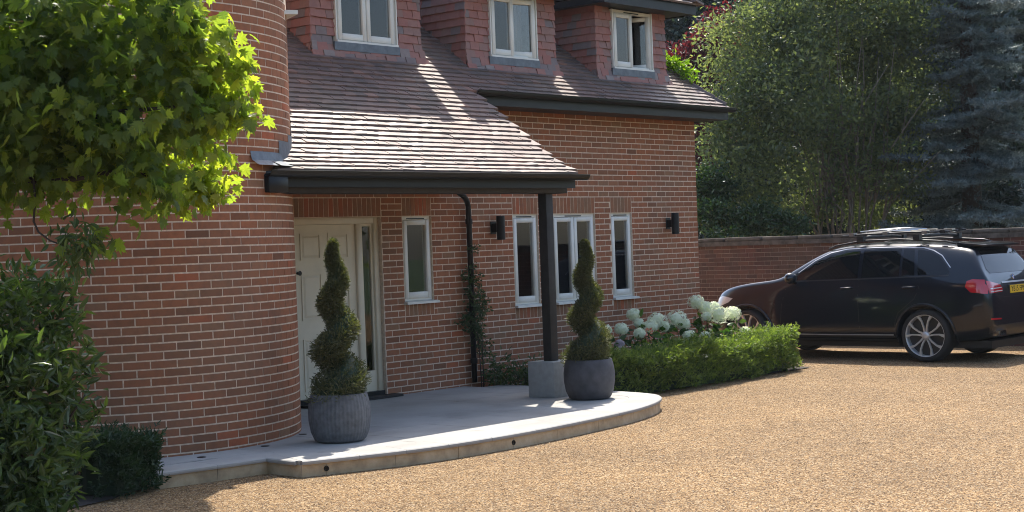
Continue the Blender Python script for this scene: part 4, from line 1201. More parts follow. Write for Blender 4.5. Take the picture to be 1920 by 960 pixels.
# ---- hydrangeas
def hydrangea(heads, label, seed, lilac=(), base_y=-.85):
    g_ = np.random.default_rng(seed)
    W = [ony(px, py, y) for px, py, r, y in heads]
    cx = np.mean([w[0] for w in W]); o = empty('hydrangea', (cx, base_y, 0)); tag(o, label, 'hydrangea', 'white hydrangeas in the bed')
    loc = np.array([cx, base_y, 0]); LP = []; LD = []
    sv = MB()
    for i, (w, (px, py, r, y)) in enumerate(zip(W, heads)):
        rm = 1.1 * r * (w - CAM) @ CF / FPX
        n = 260 if r > 9 else 170
        d = g_.normal(size=(n, 3)); d[:, 2] = d[:, 2] * .9 + .15; d /= np.linalg.norm(d, axis=1, keepdims=True)
        # four-petalled florets over a dome
        P = (w - loc) + d * rm * np.array([1, 1, .84]) * g_.uniform(.80, 1.04, (n, 1))
        tv = []; tf = []
        for q in range(4):
            a = q * math.pi / 2; c_, s_ = math.cos(a), math.sin(a)
            b = len(tv)
            for x, yy, z in ((0, 0, 0), (.42, .18, .06), (.62, .5, .1), (.18, .42, .06)):
                tv.append((x * c_ - yy * s_, x * s_ + yy * c_, z))
            tf.append((b, b + 1, b + 2, b + 3))
        dn = d + g_.normal(size=(n, 3)) * .25; dn /= np.linalg.norm(dn, axis=1, keepdims=True)
        u = g_.normal(size=(n, 3)); x_ = np.cross(u, dn); x_ /= np.linalg.norm(x_, axis=1, keepdims=True); y_ = np.cross(dn, x_)
        rot = np.stack([x_, y_, dn], 2)
        hd = leaves('flower_head', P, rot, g_.uniform(.024, .034, n), tv, tf, MT['petal_lilac'] if i in lilac else MT['petal'], o, g_.normal(.55, .2, n))
        MB().lathe([(0, rm * .62), (rm * .42, rm * .4), (rm * .6, 0), (rm * .42, -rm * .4), (0, -rm * .6)], 10, 'z', tuple(w - loc)).build('flower_core', MT['petal_lilac'] if i in lilac else MT['petal'], hd, tint=True)
        b = (w - loc) + np.array([0, 0, -rm * .4]); root = np.array([g_.uniform(-.12, .12), g_.uniform(-.08, .08), 0])
        MB().tube([tuple(root), tuple(root * .4 + b * .6 + np.array([0, 0, .06])), tuple(b)], [.008, .006, .004], 5).build('stem', MT['hyd_leaf'], o, tint=True)
        for q in range(30):
            s = g_.uniform(.25, .92); c = root * (1 - s) + b * s; dd = g_.normal(size=3); dd[2] *= .4; dd /= np.linalg.norm(dd)
            LP.append(c + dd * g_.uniform(.02, .17)); LD.append(dd)
    LP = np.array(LP); LD = np.array(LD); n = len(LP)
    tvl = [(0, 0, 0), (.30, .3, .05), (.30, .62, .04), (0, 1, -.1), (-.30, .62, .04), (-.30, .3, .05), (0, .4, -.01)]
    tfl = [(0, 1, 6), (1, 2, 6), (2, 3, 6), (3, 4, 6), (4, 5, 6), (5, 0, 6)]
    leaves('foliage', LP, rand_rot(n, 1.5, LD * 1.0 + np.array([0, 0, -.05]), .4), g_.uniform(.08, .15, n), tvl, tfl, MT['hyd_leaf'], o, g_.normal(.45, .2, n))
    return o
hydrangea([(1136, 619, 10, -1.15), (1165, 617, 12, -.95), (1162, 645, 8, -1.25), (1162, 657, 8, -1.3)], 'hydrangea with faded lilac and white heads right behind the smooth pot', 31, (2, 3), -1.0)
hydrangea([(1187.5, 590, 12, -.85), (1198, 606, 9, -.95), (1232, 601, 16, -1.0), (1220, 612, 13, -1.15), (1199, 625, 10, -1.2), (1244, 612, 10, -1.05)], 'hydrangea with white heads beside the single salmon flower', 32, (), -1.0)
hydrangea([(1268, 598, 18, -1.0), (1282, 608, 12, -1.05), (1293, 630, 11, -1.3), (1322, 630, 9, -1.3)], 'hydrangea with one large white dome in the middle of the bed', 33, (), -1.05)
hydrangea([(1305, 566, 14, -.85), (1323, 577, 13, -.95), (1347, 590, 18, -1.15), (1373, 588, 15, -1.1), (1397, 622, 10, -1.3), (1324, 594, 9, -1.05), (1338, 575, 10, -.9)], 'tallest hydrangea with big sunlit cream heads at the corner near the car', 34, (), -1.0)
sf = empty('salmon_flower', tuple(ony(1217, 660, -1.25) * np.array([1, 1, 0]))); tag(sf, 'single salmon pink flower among the white hydrangea heads', 'flower')
c = ony(1217, 627, -1.25) - np.array(sf.location); n = 40
g2 = np.random.default_rng(9); d = g2.normal(size=(n, 3)); d /= np.linalg.norm(d, axis=1, keepdims=True)
leaves('petal', c + d * .045 * np.array([.8, .8, 1.3]), rand_rot(n, .5, d, .6), g2.uniform(.035, .06, n), *LEAF4, MT['petal_salmon'], sf, g2.random(n))
MB().tube([(0, 0, 0), tuple(c)], [.005, .004], 5).build('stem', MT['hyd_leaf'], sf, tint=True)

# ---- climber on the downpipe and low plants at the wall foot
def mass(name, blobs, n, nc, spread, size, tpl, mat, label, cat, seed, loc, bark='bark_dark', stems=(), r0=.01, tm_=.42, shell=.2, up=.8, outw=.6, flat=.8, part='foliage', group=None, stem_name='stem', sd=.18):
    g_ = np.random.default_rng(seed); o = empty(name, tuple(loc)); tag(o, label, cat, group); L = np.array(loc)
    P, d, ct = clumped(n, blobs, nc, spread, g_, shell, flat)
    k = P[:, 2] > .01; P, d, ct = P[k], d[k], ct[k]; n = len(P)
    leaves(part, P - L, rand_rot(n, up, d * outw, .7), g_.uniform(*size, n), *tpl, MT[mat], o, g_.normal(tm_, sd, n) + ct)
    for st_ in stems:
        q = [tuple(np.array(p) - L) for p in st_]
        MB().tube(q, [r0 * (1 - .75 * i / (len(q) - 1)) for i in range(len(q))], 7).build(stem_name, MT[bark], o, smooth=True)
    return o
clb = [((-5.09, -.12, z), (.09 + .05 * abs(math.sin(z * 5)), .07, .14)) for z in (.75, .9, 1.05, 1.2, 1.35, 1.5)] + [((-5.2, -.12, .95), (.13, .06, .13)), ((-4.98, -.12, 1.15), (.1, .06, .16)), ((-4.98, -.14, .6), (.1, .07, .12)), ((-5.09, -.12, 1.75), (.04, .04, .16))]
mass('climbing_plant', clb, 1500, 170, .035, (.03, .06), LEAF4, 'climber', 'straggly climber growing up the black downpipe', 'climber', 41, (-5.0, -.12, 0), stems=[[(-5.0, -.12, .01), (-5.05, -.14, .6), (-5.12, -.13, 1.2), (-5.06, -.13, 1.9)], [(-4.98, -.13, .01), (-5.0, -.15, .7), (-5.02, -.14, 1.4)]], r0=.008, tm_=.5)
mass('low_shrub', [((-4.75, -.45, .2), (.22, .22, .2)), ((-4.55, -.7, .22), (.25, .25, .22)), ((-4.85, -.22, .3), (.14, .12, .2)), ((-4.4, -1.0, .2), (.25, .25, .2))], 2600, 240, .05, (.05, .09), LAUREL, 'laurel', 'low dark leafy shrub at the wall foot behind the stone plinth', 'shrub', 42, (-4.6, -.6, 0), stems=[[(-4.6, -.6, 0), (-4.7, -.5, .3)], [(-4.6, -.6, 0), (-4.5, -.8, .3)]], tm_=.3)
mass('lime_creeper', [(tuple(np.array([hipx(y) + .10, y, roofz(y) + .10])), (.10, .14, .09)) for y in (.05, .2, .35, .5, .68, .85, 1.0)], 1500, 150, .05, (.06, .11), LEAF4, 'lime', 'bright lime green creeper spilling over the end of the roof', 'climber', 43, (.35, .5, 0), stems=[[(.35, .5, 0), (.3, .5, 2), (.25, .4, 3.8), (.1, .6, 4.5)]], r0=.015)
# ------------------------------------------------------------------ trees behind the wall
def tree(name, label, loc, blobs, n, nc, spread, size, mat, seed, stems, r0, bark='bark', tpl=LEAF4, tm_=.42, shell=.3, up=.7, outw=.5, flat=.65, cat='tree', sd=.16):
    return mass(name, blobs, n, nc, spread, size, tpl, mat, label, cat, seed, loc, bark, stems, r0, tm_, shell, up, outw, flat, 'crown', 'trees behind the boundary wall', 'trunk', sd)
def W(px, py, w): return at(px, py, w)
def gd(px, w): q = at(px, 470, w); return np.array([q[0], q[1], 0])
# big pale broadleaf tree with many stems
b = gd(1590, 33)
BB = [(W(1440, 90, 32.5), (1.25, 1.25, 1.1)), (W(1560, 40, 33), (1.6, 1.6, 1.0)), (W(1680, 60, 33), (1.0, 1.0, .8)), (W(1400, 230, 32), (.85, .85, .8)), (W(1480, 180, 31.6), (1.0, 1.0, .8)), (W(1600, 150, 34.5), (1.4, 1.2, .9)),
      (W(1370, 330, 31.5), (.55, .6, .6)), (W(1440, 320, 31.6), (.8, .8, .75)), (W(1530, 300, 33), (.9, .9, .7)), (W(1650, 260, 33), (.9, .9, .8)), (W(1590, 320, 34.5), (1.0, 1.0, .8)), (W(1410, 410, 31.4), (.6, .6, .45)), (W(1560, -90, 33.5), (2.2, 2.2, 1.2)), (W(1700, 180, 33), (.7, .7, .8)), (W(1480, 400, 33), (.6, .6, .5)), (W(1545, 235, 32.0), (.7, .5, .5)), (W(1640, 200, 32.2), (.7, .5, .45)), (W(1610, 330, 32.2), (.6, .45, .35)), (W(1680, 330, 32.6), (.6, .5, .5)), (W(1530, 380, 32.2), (.5, .4, .3)), (W(1620, 380, 35.5), (.9, .9, .6)), (W(1350, 210, 32), (.35, .35, .35)), (W(1360, 270, 31.8), (.35, .35, .3))]
st_ = []
for px, py, bx in ((1560, 240, 1585), (1525, 210, 1580), (1600, 210, 1592), (1640, 230, 1600), (1490, 240, 1575), (1570, 120, 1588), (1665, 190, 1604), (1550, 330, 1578), (1580, 180, 1590), (1545, 160, 1582), (1620, 160, 1597), (1505, 320, 1572), (1690, 260, 1610)):
    q0 = gd(bx, 32.6); q1 = W(px, py, 32.2); st_.append([q0, q0 * .75 + q1 * .25 + rng.normal(size=3) * .06, q0 * .5 + q1 * .5 + rng.normal(size=3) * .10, q0 * .25 + q1 * .75 + rng.normal(size=3) * .10, q1, q1 + (q1 - q0) * .3 + rng.normal(size=3) * .15])
    for kk in range(2):
        m0 = q0 * .45 + q1 * .55; st_.append([m0, m0 + (q1 - q0) * .2 + rng.normal(size=3) * .2, m0 + (q1 - q0) * .45 + rng.normal(size=3) * np.array([.5, .5, .2])])
tree('broadleaf_tree', 'large pale green broadleaf tree with many thin stems behind the wall', b, BB, 74000, 1150, .23, (.07, .135), 'tree', 51, st_, .030, 'bark_pale')
# blue spruce: flat drooping boughs
def spruce(px, w, H, label, seed, zmin=1.2, nb=95, Rb=3.1, back=False):
    g_ = np.random.default_rng(seed); loc = gd(px, w); o = empty('spruce_tree', tuple(loc)); tag(o, label, 'tree', 'trees behind the boundary wall')
    MB().tube([(0, 0, 0), (.03, 0, H * .4), (0, .02, H)], [.24, .17, .03], 12).build('trunk', MT['bark_dark'], o, smooth=True)
    P = []; O = []; T = []
    for i in range(nb):
        z = zmin + (H - zmin) * (i / nb) ** .9; a = i * 2.399 + g_.normal() * .4; L = Rb * (1 - z / H) ** .75 * g_.uniform(.45, 1.2) + .2; z += g_.normal() * .18
        dr = np.array([math.cos(a), math.sin(a), 0]); pts_ = []; drp = -g_.uniform(.05, .5); cu = g_.uniform(.5, 1.0)
        for s in np.linspace(0, 1, 6): pts_.append(np.array([0, 0, z]) + dr * L * s + np.array([0, 0, drp * L * s * (1 - cu * s) * 1.4]))
        MB().tube([tuple(p) for p in pts_], [.035 * (1 - .8 * k / 5) for k in range(6)], 5).build('bough', MT['bark_dark'], o)
        side = np.array([-dr[1], dr[0], 0])
        m = int(26 * L) + 6
        for k in range(m):
            s = g_.uniform(.06, 1.02); c = np.array([0, 0, z]) + dr * L * s + np.array([0, 0, drp * L * s * (1 - cu * s) * 1.4])
            sg = g_.choice([-1, 1]); tl = (1.05 - s) * .55 * L * g_.uniform(.5, 1.0) + .12
            dd = dr * .6 + side * sg * g_.uniform(.5, 1.0) + np.array([0, 0, -.12]); dd /= np.linalg.norm(dd)
            nn = int(70 * tl) + 10
            u = g_.random(nn); P.append(c + dd * (u * tl)[:, None] + g_.normal(size=(nn, 3)) * .018); 
            oo = dd * .7 + g_.normal(size=(nn, 3)) * .75; oo[:, 2] += .25; O.append(oo); T.append(g_.normal(.45, .12) + u * .3 + g_.normal(0, .08, nn))
    nn = 9000; zz = g_.uniform(zmin + .4, H * .9, nn); aa = g_.uniform(0, 6.28, nn); ra = np.abs(g_.normal(0, .55, nn)) * (1 - zz / H) ** .5; P.append(np.stack([ra * np.cos(aa), ra * np.sin(aa), zz + .25 * np.sin(aa * 3 + zz * 4)], 1)); O.append(g_.normal(size=(nn, 3)) + np.stack([np.cos(aa), np.sin(aa), -.3 + 0 * aa], 1)); T.append(g_.normal(.3, .15, nn))
    P = np.concatenate(P); O = np.concatenate(O); T = np.concatenate(T)
    leaves('crown', P, rand_rot(len(P), .5, O, .25), g_.uniform(.05, .09, len(P)), [(-.13, 0, 0), (.13, 0, 0), (.06, 1, .0), (-.06, 1, .0)], [[0, 1, 2, 3]], MT['spruce'], o, T)
spruce(1825, 33, 10.5, 'blue grey spruce with a bare lower trunk above the car', 61, 1.75, 135, 2.7)
spruce(2065, 29.0, 11, 'blue spruce whose boughs reach in at the edge of the picture', 62, 1.7, 100, 3.0)
# copper tree behind the end of the house
tree('copper_tree', 'purple leaved copper tree behind the corner of the house', gd(1300, 36), [(W(1300, 130, 36), (.55, .6, .5)), (W(1275, 110, 36), (.4, .5, .3)), (W(1335, 100, 36), (.6, .6, .6)), (W(1350, 60, 36.5), (.5, .6, .5)), (W(1320, 240, 35.5), (.5, .6, .6)), (W(1322, 300, 35), (.45, .5, .6)), (W(1320, 370, 35), (.5, .5, .5)), (W(1265, 200, 36), (.7, .7, .8))], 12000, 520, .13, (.08, .14), 'copper', 71, [[gd(1300, 36), W(1300, 300, 36), W(1305, 120, 36)]], .12)
# glossy bush and ivy on top of the wall
tree('ivy_bush', 'glossy ivy bush spilling over the wall beside the house corner', gd(1400, 30.6), [(W(1345, 405, 30.5), (.42, .4, .32)), (W(1420, 412, 30.3), (.45, .4, .26)), (W(1480, 420, 30.2), (.3, .35, .18)), (W(1335, 350, 31), (.35, .4, .4)), (W(1370, 440, 30.0), (.4, .3, .10))], 9000, 520, .10, (.06, .11), 'ivy', 72, [[gd(1400, 30.6), W(1400, 420, 30.6)]], .04, 'bark_dark', cat='bush')
# dark trees filling the distance
dk = [(1330, 46, 10.5, 3.4, 'tall dark conifer rising behind the copper tree'), (1500, 47, 12, 4.2, 'dark tree filling the gap behind the pale broadleaf'), (1680, 44, 11, 4.0, 'dark tree between the pale broadleaf and the spruce'), (1860, 45, 12.5, 4.2, 'dark tall tree behind the blue spruce'), (2060, 44, 12, 4.2, 'dark tree beyond the spruce at the edge'), (1180, 50, 12, 4.0, 'dark tree hidden mostly behind the house roof'), (1590, 38.5, 5.0, 2.6, 'dark bushy undergrowth tree behind the many stems'), (1740, 38, 5.2, 2.4, 'dark holly standing low beside the spruce trunk'), (1420, 39.5, 5.4, 2.6, 'dark low tree behind the ivy bush'), (1900, 37.5, 4.6, 2.3, 'dark low tree behind the spruce trunk'), (1300, 42, 6.5, 2.4, 'dark low tree behind the copper tree')]
for i, (px, w, H, Rr, lab) in enumerate(dk):
    loc = gd(px, w); g_ = np.random.default_rng(80 + i)
    bl = []
    for k in range(22):
        z = H * (.08 + .92 * ((k + .5) / 22)); rr = Rr * (math.sin(math.pi * min(1, (z / H) * .8 + .16)) ** .7)
        a = g_.uniform(0, 2 * math.pi); q = g_.uniform(.1, .6) * rr
        bl.append((loc + np.array([math.cos(a) * q, math.sin(a) * q, z]), (rr * .62, rr * .62, H * .085)))
    big = H > 8
    tree('dark_tree', lab, loc, bl, 30000 if big else 17000, 1000 if big else 650, .26 if big else .18, (.16, .30) if big else (.10, .2), 'dark_tree', 90 + i, [[loc, loc + np.array([.1, 0, H * .5]), loc + np.array([0, .1, H * .95])]], .2, 'bark_dark', shell=.12, sd=.25)
# line of trees on the far side of the drive, behind the camera, mirrored in glass and paint
g_ = np.random.default_rng(99); bl = []
for i in range(80):
    a = R(150 + 175 * (i % 40) / 39); d_ = g_.uniform(20, 26); c = np.array([-9 + d_ * math.cos(a), -7 + d_ * math.sin(a), g_.uniform(1.4, 3.0) if i < 40 else g_.uniform(3, 5)])
    if np.linalg.norm(c[:2] - CAM[:2]) < 7: continue
    bl.append((c, (2.6, 2.6, g_.uniform(1.6, 2.6))))
P, d, ct = clumped(40000, bl, 1800, .4, g_, .2, .8); k = P[:, 2] > 0; P, d, ct = P[k], d[k], ct[k]
tl = leaves('treeline', P, rand_rot(len(P), .6, d * .5, .7), g_.uniform(.3, .55, len(P)), *LEAF4, MT['tree'], None, g_.normal(.4, .2, len(P)) + ct); tl['kind'] = 'stuff'

# ------------------------------------------------------------------ loose stones on the drive, nearest the camera and along the patio
g_ = np.random.default_rng(5); n = 60000
G = np.stack([g_.uniform(-17, 4, n), -1.5 - 11.5 * g_.random(n) ** 1.15, np.zeros(n)], 1)
def inside(P, poly):
    x, y = P[:, 0], P[:, 1]; res = np.zeros(len(P), bool); q = np.array(poly); j = len(q) - 1
    for i in range(len(q)):
        xi, yi = q[i]; xj, yj = q[j]
        c = ((yi > y) != (yj > y)) & (x < (xj - xi) * (y - yi) / (yj - yi + 1e-12) + xi); res ^= c; j = i
    return res
big_out = [(-4.7, 0.2)] + [tuple(p) for p in offset_line([(-4.84, 0)] + edge, -.03)] + [(-12, 0)]
keep = ~inside(G, big_out) & (G[:, 1] < -1.5) & ~((G[:, 0] < -11.9) & (G[:, 1] > -2.95 + (G[:, 0] + 12.4) * .2))
G = G[keep]; n = len(G)
tvs = np.array([(1, 0, 0), (0, 1, 0), (-1, 0, 0), (0, -1, 0), (0, 0, .7), (0, 0, -.7)]); tfs = np.array([[0, 1, 4], [1, 2, 4], [2, 3, 4], [3, 0, 4]])
a = g_.uniform(0, 6.28, n); rot = np.zeros((n, 3, 3)); el = g_.uniform(.6, 1.2, n)
rot[:, 0, 0] = np.cos(a); rot[:, 1, 0] = np.sin(a); rot[:, 0, 1] = -np.sin(a) * el; rot[:, 1, 1] = np.cos(a) * el; rot[:, 2, 2] = g_.uniform(.7, 1.1, n); rot[:, 0, 2] = g_.normal(0, .25, n); rot[:, 1, 2] = g_.normal(0, .25, n)
sz = g_.uniform(.004, .009, n); G[:, 2] = .001
ls = leaves('loose_gravel', G, rot, sz, tvs, tfs, MT['stone'], None, g_.random(n)); ls['kind'] = 'stuff'

# ------------------------------------------------------------------ the black car
def car_paint():
    m, n, l, p = new_mat('car_paint')
    p.inputs['Base Color'].default_value = (.004, .008, .015, 1); p.inputs['Metallic'].default_value = .0; p.inputs['Roughness'].default_value = .3; p.inputs['Specular IOR Level'].default_value = .15
    p.inputs['Coat Weight'].default_value = 1; p.inputs['Coat Roughness'].default_value = .03; p.inputs['Coat IOR'].default_value = 1.45
    return m
MT['paint'] = car_paint()
MT['cglass'] = plain('tinted_glass', (.005, .007, .009), .03, spec=.4)
MT['trim'] = plain('car_trim', (.018, .018, .019), .45)
MT['tyre'] = plain('tyre_rubber', (.020, .020, .020), .8)
MT['alloy'] = plain('alloy', (.55, .56, .57), .38, metal=.55)
MT['alloy_dark'] = plain('dark_alloy', (.03, .03, .032), .4)
MT['redlens'] = plain('red_lens', (.42, .012, .022), .1, coat=1)
MT['clearlens'] = plain('clear_lens', (.55, .58, .6), .08, coat=1)
MT['chrome'] = plain('chrome', (.75, .75, .76), .12, metal=1)
MT['plate'] = plain('yellow_plate', (.72, .50, .04), .4)
MT['ink'] = plain('plate_ink', (.01, .01, .01), .6)
MT['badge'] = plain('badge_blue', (.05, .16, .45), .2, coat=1)
MT['badge_w'] = plain('badge_white', (.8, .8, .8), .2, coat=1)
CX, CY = 2.0, -3.07
car = empty('parked_car', (CX, CY, 0)); tag(car, 'black sport utility car parked on the gravel beside the house end', 'car')
def ip(tab, y):
    xs_, zs_ = zip(*tab); return float(np.interp(y, xs_, zs_))
TOP = [(-.99, .84), (-.96, 1.0), (-.925, 1.10), (-.885, 1.20), (-.83, 1.29), (-.74, 1.45), (-.66, 1.58), (-.58, 1.625), (-.35, 1.66), (0, 1.695), (.5, 1.72), (1.0, 1.72), (1.35, 1.705), (1.6, 1.67), (1.85, 1.575), (2.1, 1.425), (2.3, 1.295), (2.43, 1.225), (2.6, 1.20), (2.9, 1.17), (3.2, 1.125), (3.42, 1.065), (3.58, .98), (3.68, .86), (3.74, .72), (3.76, .64)]
WID = [(-.99, .74), (-.96, .87), (-.90, .915), (-.75, .94), (-.4, .962), (0, .972), (1.5, .962), (2.9, .965), (3.2, .95), (3.42, .91), (3.58, .83), (3.68, .71), (3.74, .57), (3.76, .5)]
BOT = [(-.99, .52), (-.96, .42), (-.88, .33), (-.6, .27), (0, .25), (2.9, .25), (3.4, .27), (3.6, .32), (3.74, .42), (3.76, .48)]
BELT = [(-1.0, 1.205), (0, 1.20), (2.35, 1.135), (3.76, 1.05)]
ST = sorted({y for y, _ in TOP} | {-.2, .25, .75, 1.2, 3.05})
v = []; rows_n = 0
for y in ST:
    t, w, b = ip(TOP, y), ip(WID, y), ip(BOT, y); bl_ = min(ip(BELT, y), t - .075); gh = min(1, max(0, (t - bl_ - .075) / .42))
    mid = b + (bl_ - b) * .55
    pts_ = [(0, b), (w * .72, b), (w - .055, b + .045), (w - .012, b + (bl_ - b) * .30), (w, mid), (w + .002, b + (bl_ - b) * .84), (w - .055, bl_),
            (w - .075 - .07 * gh, bl_ + (t - bl_) * .38), (w - .11 - .155 * gh, bl_ + (t - bl_) * .80), (w - .17 - .185 * gh, t - .028), (w * .42, t - .004), (0, t)]
    v += [(x, y, z) for x, z in pts_]; rows_n += 1
K = 12
vv = [(-x, y, z) for x, y, z in v]
allv = v + vv; off_ = len(v); f = []
for i in range(rows_n - 1):
    for k in range(K - 1):
        a, b2, c2, d2 = i * K + k, i * K + k + 1, (i + 1) * K + k + 1, (i + 1) * K + k
        f.append((a, b2, c2, d2)); f.append((off_ + d2, off_ + c2, off_ + b2, off_ + a))
for i in (0, rows_n - 1):
    ring = [i * K + k for k in range(K)] + [off_ + i * K + k for k in range(K - 2, 0, -1)]
    f.append(tuple(ring) if i else tuple(ring[::-1]))
tmp = pyobj('car_tmp', allv, f, MT['paint'])
bm = bmesh.new(); bm.from_mesh(tmp.data); bmesh.ops.remove_doubles(bm, verts=bm.verts, dist=1e-5); bmesh.ops.recalc_face_normals(bm, faces=bm.faces)
cl = bm.edges.layers.float.get('crease_edge') or bm.edges.layers.float.new('crease_edge')
bm.to_mesh(tmp.data); bm.free()
sm = tmp.modifiers.new('s', 'SUBSURF'); sm.levels = 2; sm.render_levels = 2
dg = bpy.context.evaluated_depsgraph_get(); me = bpy.data.meshes.new_from_object(tmp.evaluated_get(dg))
bvh_bm = bmesh.new(); bvh_bm.from_mesh(me); BV = BVHTree.FromBMesh(bvh_bm)
t2 = bpy.data.objects.new('car_tmp2', me); col.objects.link(t2)
cut = MB()
for yy in (0, 2.933):
    for s in (-1, 1): cut.lathe([(0, s * .62), (.425, s * .62), (.425, s * 1.2), (0, s * 1.2)], 40, 'x', (0, yy, .375))
cuto = cut.build('cut_tmp', MT['trim'])
bmc = bmesh.new(); bmc.from_mesh(cuto.data); bmesh.ops.remove_doubles(bmc, verts=bmc.verts, dist=1e-5); bmesh.ops.recalc_face_normals(bmc, faces=bmc.faces); bmc.to_mesh(cuto.data); bmc.free()
bo = t2.modifiers.new('b', 'BOOLEAN'); bo.object = cuto; bo.operation = 'DIFFERENCE'; bo.solver = 'EXACT'
dg = bpy.context.evaluated_depsgraph_get(); me2 = bpy.data.meshes.new_from_object(t2.evaluated_get(dg))
for o in (tmp, t2, cuto): bpy.data.objects.remove(o)
me2.materials.clear(); me2.materials.append(MT['paint'])
body = bpy.data.objects.new('body', me2); link(body, car); auto_smooth(body, 38)

def in_poly(pt, poly):
    x, y = pt; c = False; j = len(poly) - 1
    for i in range(len(poly)):
        xi, yi = poly[i]; xj, yj = poly[j]
        if (yi > y) != (yj > y) and x < (xj - xi) * (y - yi) / (yj - yi) + xi: c = not c
        j = i
    return c
def tess(poly, step):
    """triangulated, finely divided polygon in 2D"""
    bm = bmesh.new(); vs = [bm.verts.new((x, y, 0)) for x, y in poly]; bm.faces.new(vs)
    x0, x1 = min(p[0] for p in poly), max(p[0] for p in poly); y0, y1 = min(p[1] for p in poly), max(p[1] for p in poly)
    for k in range(1, int((x1 - x0) / step) + 1): bmesh.ops.bisect_plane(bm, geom=bm.verts[:] + bm.edges[:] + bm.faces[:], plane_co=(x0 + k * step, 0, 0), plane_no=(1, 0, 0))
    for k in range(1, int((y1 - y0) / step) + 1): bmesh.ops.bisect_plane(bm, geom=bm.verts[:] + bm.edges[:] + bm.faces[:], plane_co=(0, y0 + k * step, 0), plane_no=(0, 1, 0))
    bm.verts.index_update()
    out = [(q.co.x, q.co.y) for q in bm.verts], [tuple(w.index for w in fc.verts) for fc in bm.faces]; bm.free(); return out
def panel(name, poly, mat, parent, side=-1, e=.004, thick=.006, step=.06, rear=False, smooth=True):
    """a piece laid on the car's skin; poly in (y,z) for a side, (x,z) for the rear"""
    P2, F2 = tess(poly, step); top = []; bot = []
    for a, z in P2:
        if rear: o_, d_ = Vector((a, -3, z)), Vector((0, 1, 0))
        else: o_, d_ = Vector((side * 3, a, z)), Vector((-side, 0, 0))
        h = BV.ray_cast(o_, d_)
        if h[0] is None:
            near = BV.find_nearest(Vector((a, -.9, z)) if rear else Vector((side * .9, a, z))); h = near
        n_ = h[1] if h[1].dot(d_) < 0 else -h[1]
        top.append(h[0] + n_ * e); bot.append(h[0] - n_ * thick)
    n_ = len(top); vs = top + bot; fs = list(F2) + [tuple(n_ + i for i in q[::-1]) for q in F2]
    # rim
    ed = {}
    for q in F2:
        for i in range(len(q)):
            k = (q[i], q[(i + 1) % len(q)]); ed[k] = ed.get(k, 0) + 1
    for a, b in ed:
        if (b, a) not in ed: fs.append((b, a, n_ + a, n_ + b))
    o = pyobj(name, vs, fs, MT[mat], parent)
    auto_smooth(o, 35)
    return o
def strip(name, line, w, mat, parent, side=-1, e=.005, rear=False):
    """thin band along a line on the skin"""
    out = []
    L = [np.array(p, float) for p in line]; up, dn = [], []
    for i in range(len(L)):
        t = L[min(i + 1, len(L) - 1)] - L[max(i - 1, 0)]; t /= np.linalg.norm(t); n_ = np.array([-t[1], t[0]])
        up.append(tuple(L[i] + n_ * w / 2)); dn.append(tuple(L[i] - n_ * w / 2))
    return panel(name, up + dn[::-1], mat, parent, side, e, .004, .12, rear)
